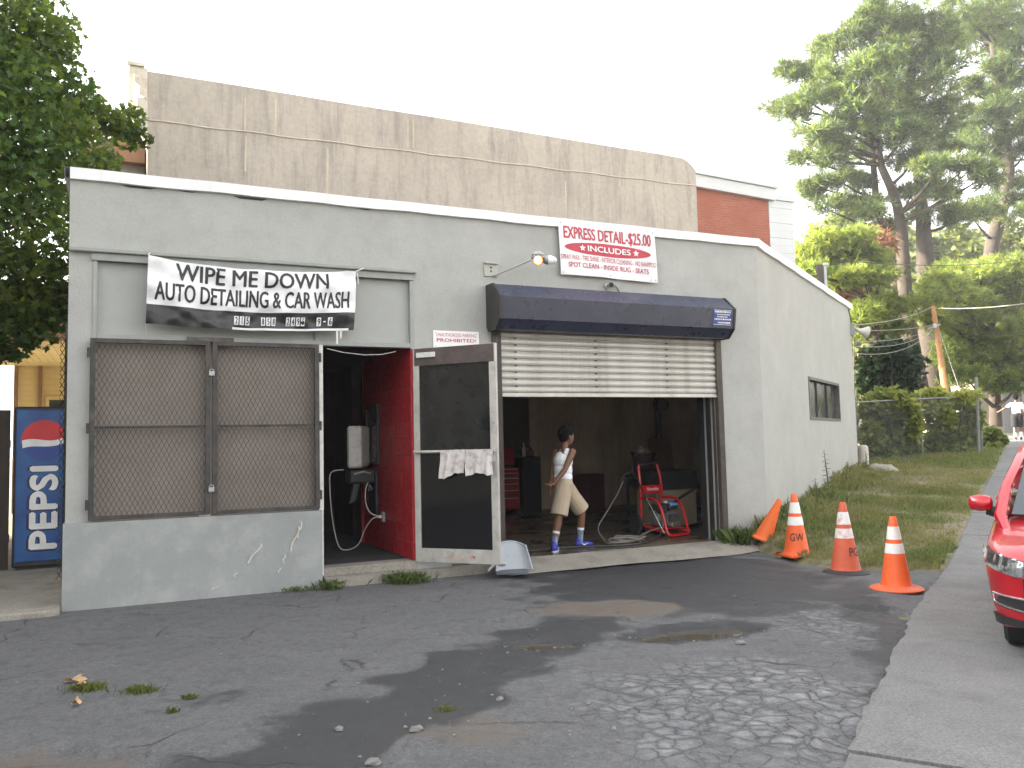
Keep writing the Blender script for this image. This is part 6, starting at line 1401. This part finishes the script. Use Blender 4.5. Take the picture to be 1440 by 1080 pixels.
bush('ivy_clad_tree', 'dark ivy covered broken tree behind the tall hedge', 'tree', q, bc([(1255, 520, 34, 26, .8), (1230, 505, 24, 22, .9), (1275, 510, 26, 30, .7), (1245, 545, 30, 18, .8), (1270, 545, 26, 18, .8), (1220, 530, 16, 26, 1.1), (1255, 490, 26, 16, .7)], 28), ivym, .16, 420)
q = at(1250, 640, 21.5); q.z = gz_(q.x, q.y)
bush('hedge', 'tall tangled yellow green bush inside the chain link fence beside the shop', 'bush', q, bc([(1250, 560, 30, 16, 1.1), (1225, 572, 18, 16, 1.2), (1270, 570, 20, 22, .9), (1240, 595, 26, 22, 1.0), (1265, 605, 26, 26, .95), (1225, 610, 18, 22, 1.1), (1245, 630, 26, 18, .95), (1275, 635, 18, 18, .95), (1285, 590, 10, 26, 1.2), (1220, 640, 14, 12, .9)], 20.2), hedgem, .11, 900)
q = at(1340, 640, 21.8); q.z = gz_(q.x, q.y)
bush('hedge', 'clipped hedge with sunlit yellow top behind the right half of the chain link fence', 'bush', q, bc([(1312, 553, 20, 9, 1.5), (1332, 560, 18, 8, 1.4), (1358, 556, 22, 9, 1.5), (1300, 565, 12, 12, 1.2), (1345, 580, 32, 18, .95), (1318, 585, 26, 20, .95), (1368, 585, 14, 26, .95), (1335, 610, 34, 20, .95), (1365, 615, 14, 18, .95), (1312, 625, 20, 16, .95), (1345, 635, 26, 10, .95)], 21.3), hedgem, .10, 900)  # top clumps tinted brighter and yellower as if the sun caught them
q = at(1395, 620, 24); q.z = gz_(q.x, q.y)
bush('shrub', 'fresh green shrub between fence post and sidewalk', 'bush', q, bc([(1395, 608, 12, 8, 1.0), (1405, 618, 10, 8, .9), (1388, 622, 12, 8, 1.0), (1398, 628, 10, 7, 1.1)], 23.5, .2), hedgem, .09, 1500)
q = at(1200, 560, 40); q.z = gz_(q.x, q.y)
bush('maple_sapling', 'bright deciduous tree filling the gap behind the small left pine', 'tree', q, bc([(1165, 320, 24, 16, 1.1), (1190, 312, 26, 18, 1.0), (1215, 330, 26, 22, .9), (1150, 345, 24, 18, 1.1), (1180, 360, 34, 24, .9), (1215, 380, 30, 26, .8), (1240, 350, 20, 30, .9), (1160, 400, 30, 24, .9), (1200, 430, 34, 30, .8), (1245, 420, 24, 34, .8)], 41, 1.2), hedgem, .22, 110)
q = at(1425, 540, 46); q.z = gz_(q.x, q.y)
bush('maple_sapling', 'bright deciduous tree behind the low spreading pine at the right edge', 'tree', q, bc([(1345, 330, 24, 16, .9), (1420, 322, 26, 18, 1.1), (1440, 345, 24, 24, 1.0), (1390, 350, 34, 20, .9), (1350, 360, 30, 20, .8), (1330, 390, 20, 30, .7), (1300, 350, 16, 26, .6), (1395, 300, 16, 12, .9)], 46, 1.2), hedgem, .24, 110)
# wooded slope behind, beyond counting
P_, T_ = [], []
for px, py, rx, ry, Yc in ((1215, 480, 40, 60, 52), (1280, 430, 60, 80, 56), (1350, 450, 60, 80, 56), (1430, 430, 50, 90, 58), (1180, 420, 30, 50, 54), (1330, 540, 60, 30, 50), (1420, 545, 50, 25, 62), (1240, 540, 50, 40, 48), (1165, 470, 30, 60, 54), (1500, 430, 60, 90, 58), (1250, 350, 40, 40, 60), (1340, 350, 40, 30, 60), (1420, 400, 60, 40, 60)):
    c = at(px, py, Yc); n = int(rx*ry*.9); P_.append(ell_pts(n, c, (rx*Yc/FPX, 2.5, ry*Yc/FPX), .2)); T_.append(tints(n, .5, 1.2, 0, np.full(n, RNG.uniform(.7, 1.1))))
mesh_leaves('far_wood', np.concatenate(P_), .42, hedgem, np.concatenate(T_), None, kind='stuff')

# --- chain link fence between the shop corner and the sidewalk
fa, fb, fc = at(1206, 652, 18.9), at(1298, 654, 20.2), at(1383, 643, 21.0)
fpost = M('old_fence_post', (.20, .205, .19), .6, .3, .2, 6, .1, 60)
FE = thing('chain_link_fence', 'galvanised chain link fence from the shop corner to the sidewalk', 'fence', (fa.x, fa.y, 0))
gal2 = M('dull_galvanised_wire', (.30, .31, .31), .5, .4); mb = MB()
for (a, e, top_a, top_e) in ((fa, fb, at(1200, 566, 18.9).z, at(1294, 561, 20.2).z), (fb, fc, at(1294, 561, 20.2).z, at(1377, 557, 21.0).z)):
    d = V3((e.x-a.x, e.y-a.y, 0)); l = d.length; za = gz_(a.x, a.y)-.05; ze = gz_(e.x, e.y)-.05
    Mx = Matrix.Translation((a.x-fa.x, a.y-fa.y, 0)) @ Matrix.Rotation(math.atan2(d.y, d.x), 4, 'Z')
    m2 = MB(); diamonds(0, l, 0, 1, 0, .066, .066/1.55, .0009, m2)
    m2.v = [Mx @ V3((p.x, p.y, (za+(ze-za)*p.x/l)*(1-p.z)+(top_a+(top_e-top_a)*p.x/l)*p.z)) for p in m2.v]; mb.add(m2.v, m2.f)
    rl = MB(); rl.tube([Mx @ V3((0, -.02, top_a)), Mx @ V3((l, -.02, top_e))], .018, 7); rl.build('rail', fpost, FE)
mb.build('wire_mesh', gal2, FE, kind='stuff')
for px, yb, yt, Yp, rr in ((1206, 655, 566, 18.9, .022), (1298, 656, 560, 20.2, .022), (1377, 646, 533, 21.0, .036), (1382, 646, 560, 21.4, .022)):
    a = at(px, yb, Yp); t = at(px-4, yt, Yp); mb = MB(); zb_ = gz_(a.x, a.y)-.1; mb.tube([(a.x-fa.x, a.y-fa.y, zb_), (t.x-fa.x, t.y-fa.y, t.z)], rr, 8); mb.lathe([(rr*1.15, 0), (rr*1.1, .03), (0, .05)], 8, Matrix.Translation((t.x-fa.x, t.y-fa.y, t.z))); mb.build('post', fpost, FE)

# --- grass
def grass(name, xy, h, mat, tint, z=None, lean=.35, w=.006, **kw):
    n = len(xy); a = RNG.uniform(0, 2*PI, n); hh = h*RNG.uniform(.5, 1.3, n); wd = w*RNG.uniform(.7, 1.4, n)*(1 if np.isscalar(w) else 1)
    ground = H(xy[:, 0], xy[:, 1])+.01*verge(xy[:, 0], xy[:, 1]) if z is None else z
    dx, dy = np.cos(a), np.sin(a); ln = hh*np.abs(RNG.normal(0, lean, n)); b_ = RNG.uniform(0, 2*PI, n); lx, ly = np.cos(b_)*ln, np.sin(b_)*ln
    V = np.stack([np.stack([xy[:, 0]-dx*wd, xy[:, 1]-dy*wd, ground], 1), np.stack([xy[:, 0]+dx*wd, xy[:, 1]+dy*wd, ground], 1), np.stack([xy[:, 0]+lx*.35+dx*wd*.7, xy[:, 1]+ly*.35+dy*wd*.7, ground+hh*.6], 1), np.stack([xy[:, 0]+lx, xy[:, 1]+ly, ground+hh*(1-.25*np.minimum(1, ln/hh))], 1)], 1).reshape(-1, 3)
    i = (np.arange(n)*4)[:, None, None]; F = (i+np.array([(0, 1, 2), (0, 2, 3)])[None]).reshape(-1, 3)
    return np_mesh(name, V, F, mat, tint=np.repeat(tint, 4, 0), **kw)
n = 330000; x = RNG.uniform(3.1, 14, n); y = 9.2+RNG.uniform(0, 1, n)**1.25*13.5
t_, w_ = tw(x, y); patchy = wob(x, y, .8)+.5*wob(x, y, 2.6)
ok = (verge(x, y) > .5) & (x < edgeX(y)-.03+.05*wob(x, y, 3)) & ((t_ < -.1) | (w_ > .05) | (t_ > SL+.2)) & (RNG.uniform(0, 1, n) < np.clip(.55+.5*patchy, .12, 1))
x, y, patchy, w_, t_ = x[ok], y[ok], patchy[ok], w_[ok], t_[ok]; n = len(x)
h = .055+.05*np.clip(patchy, 0, 1)+.26*np.exp(-np.maximum(w_, 0)/.45)*(t_ > -.3)*(t_ < SL+.5)*(.6+.4*wob(x, y, 2))+.05*sstep(17.5, 19, y)
dryk = np.clip(.25-.35*wob(x+3, y-2, .9)+.3*sstep(14, 16.5, y)*(1-sstep(17, 18.5, y)), 0, .9)
tn = tints(n, .65, 1.3); tn = tn*(1-dryk[:, None])+np.array([2.3, 1.55, 2.2])*dryk[:, None]*RNG.uniform(.7, 1.1, n)[:, None]
grass('grass', np.stack([x, y], 1), np.clip(h, .03, .4), grassm, tn, w=.0055, kind='stuff')
def tuft(label, x, y, r, h, n, z, cat='weed', dry=0.0, rx=None):
    xy = np.stack([x+RNG.normal(0, rx or r, n), y+RNG.normal(0, r*.6, n)], 1); tn = tints(n, .5, 1.1, dry)*np.array([.72, .85, .7])[None]; T = grass('grass_tuft', xy, np.full(n, h), grassm, tn, z=np.full(n, z), lean=.5, w=.0028)
    tag(T, label, cat, 'weeds growing along walls and cracks')
for lb, u, v_, r, h, n, z in (('bushy grass clump at the foot of the roller door right jamb', 7.58, -.14, .09, .26, 300, .05), ('grass tuft under the open glass door', 2.86, -.27, .13, .12, 420, .0), ('small grass tuft right of the plinth end', 2.02, -.22, .07, .10, 200, .0), ('thin grass along the plinth foot', 1.70, -.16, .09, .06, 130, .0)):
    q = W(u, v_); tuft(lb, q.x, q.y, r, h, n, z)
for lb, px, py, r, h, n, dry in (('yellow grass tuft beside dead leaves in the lot', 122, 968, .05, .05, 260, .3), ('flat grass patch in the lot right of the dead leaves', 196, 971, .06, .04, 240, .15), ('tiny grass tuft in the lot, upper one of the small pair', 266, 981, .025, .035, 110, .1), ('tiny grass tuft in the lot, lower one of the small pair', 243, 999, .02, .03, 80, .1), ('dry grass wisp on the gritty middle of the lot', 627, 996, .03, .03, 70, .4)):
    d = at(px, py, 5)-V3((0, 0, EYE)); t = -EYE/d.z; tuft(lb, d.x*t, d.y*t, r, h, n, -.01, 'weed', dry)
# dead leaves lying on the asphalt
dl_ = M('dead_leaf', (.42, .27, .14), .8, 0, .3, 30); 
for k, (px, py, s, lb) in enumerate(((104, 958, .05, 'pale curled dead leaf left of the yellow grass tuft'), (112, 966, .04, 'tan dead leaf touching the yellow grass tuft'), (107, 990, .035, 'orange dead leaf below the others'), (82, 815, .05, 'orange dead leaf on the concrete pad'))):
    d = at(px, py, 5)-V3((0, 0, EYE)); t = -(EYE-(.066 if k == 3 else .0))/d.z; mb = MB(); rg_ = random.Random(k+5)
    ring = [(s*(1+.35*math.sin(5*a+k))*math.cos(a)*1.3, s*(1+.35*math.sin(5*a+k))*math.sin(a)*.7, .012+.018*math.sin(2*a+k)) for a in np.linspace(0, 2*PI, 18, endpoint=False)]
    mb.add([(0, 0, .004)]+ring, [(0, 1+i, 1+(i+1) % 18) for i in range(18)]); mb.build('dead_leaf', dl_, None, lb, 'leaf', 'dead leaves on the ground', loc=(d.x*t, d.y*t, .004+(.06 if k == 3 else 0)), rz=rg_.uniform(0, 6))
def weed(label, x, y, h, n, seed):
    z = float(H(x, y)); T = thing('weed_plant', label, 'weed', (x, y, z)); rg_ = np.random.default_rng(seed)
    mb = MB(); st_ = [V3((.03*math.sin(3*t+seed), .02*math.cos(2*t), h*t)) for t in np.linspace(0, 1, 7)]; mb.tube(st_, [.010]*5+[.006, .003], 6); mb.build('stem', M('green_stem', (.09, .13, .04), .7), T)
    mb = MB()
    for k in range(n):
        t = .12+.88*k/n; p = V3((.03*math.sin(3*t+seed), .02*math.cos(2*t), h*t)); a = k*2.4+seed; l = .13*(1.15-t*.75); d = V3((math.cos(a), math.sin(a), .25)).normalized(); s_ = V3((-math.sin(a), math.cos(a), 0))
        mb.add([p, p+d*l*.4+s_*l*.22, p+d*l-V3((0, 0, .3*l)), p+d*l*.4-s_*l*.22], [(0, 1, 2, 3)])
    o = mb.build('leaf_spray', M('weed_leaf', (.085, .125, .06), .7, 0, .2, 20), T); return T
p = W(*SWp(2.65, .28)[:2]); weed('tall leafy weed against the side wall above the cones', p.x, p.y, .85, 26, 1)
p = W(*SWp(.35, .22)[:2]); weed('small spindly weed at the front corner of the side wall', p.x, p.y, .40, 12, 3)
p = W(*SWp(1.0, .25)[:2]); weed('thin weed between the leaning cone and the side wall', p.x, p.y, .35, 10, 5)
for k, (tt, ww, hh, lb) in enumerate(((4.6, .25, .45, 'short weed against the side wall below the window'), (6.3, .3, .5, 'weed at the far end of the side wall near the bollard'), (1.7, .3, .5, 'weed against the side wall between the leaning cone and the tall weed'))):
    p = W(*SWp(tt, ww)[:2]); weed(lb, p.x, p.y, hh, 16, 11+k)

# ------------------------------------------------------------------ thin haze volume added for a lens flare veil
hm = bpy.data.materials.new('haze'); hm.use_nodes = True; nt = hm.node_tree; nt.nodes.remove(nt.nodes['Principled BSDF'])
vp = nt.nodes.new('ShaderNodeVolumePrincipled'); vp.inputs['Color'].default_value = (.90, .94, .98, 1); vp.inputs['Density'].default_value = .0010; vp.inputs['Anisotropy'].default_value = 0.0
nt.links.new(vp.outputs[0], nt.nodes['Material Output'].inputs['Volume'])
MB().box(-520, 620, -80, 820, -1.2, 30).build('haze', hm, kind='stuff')
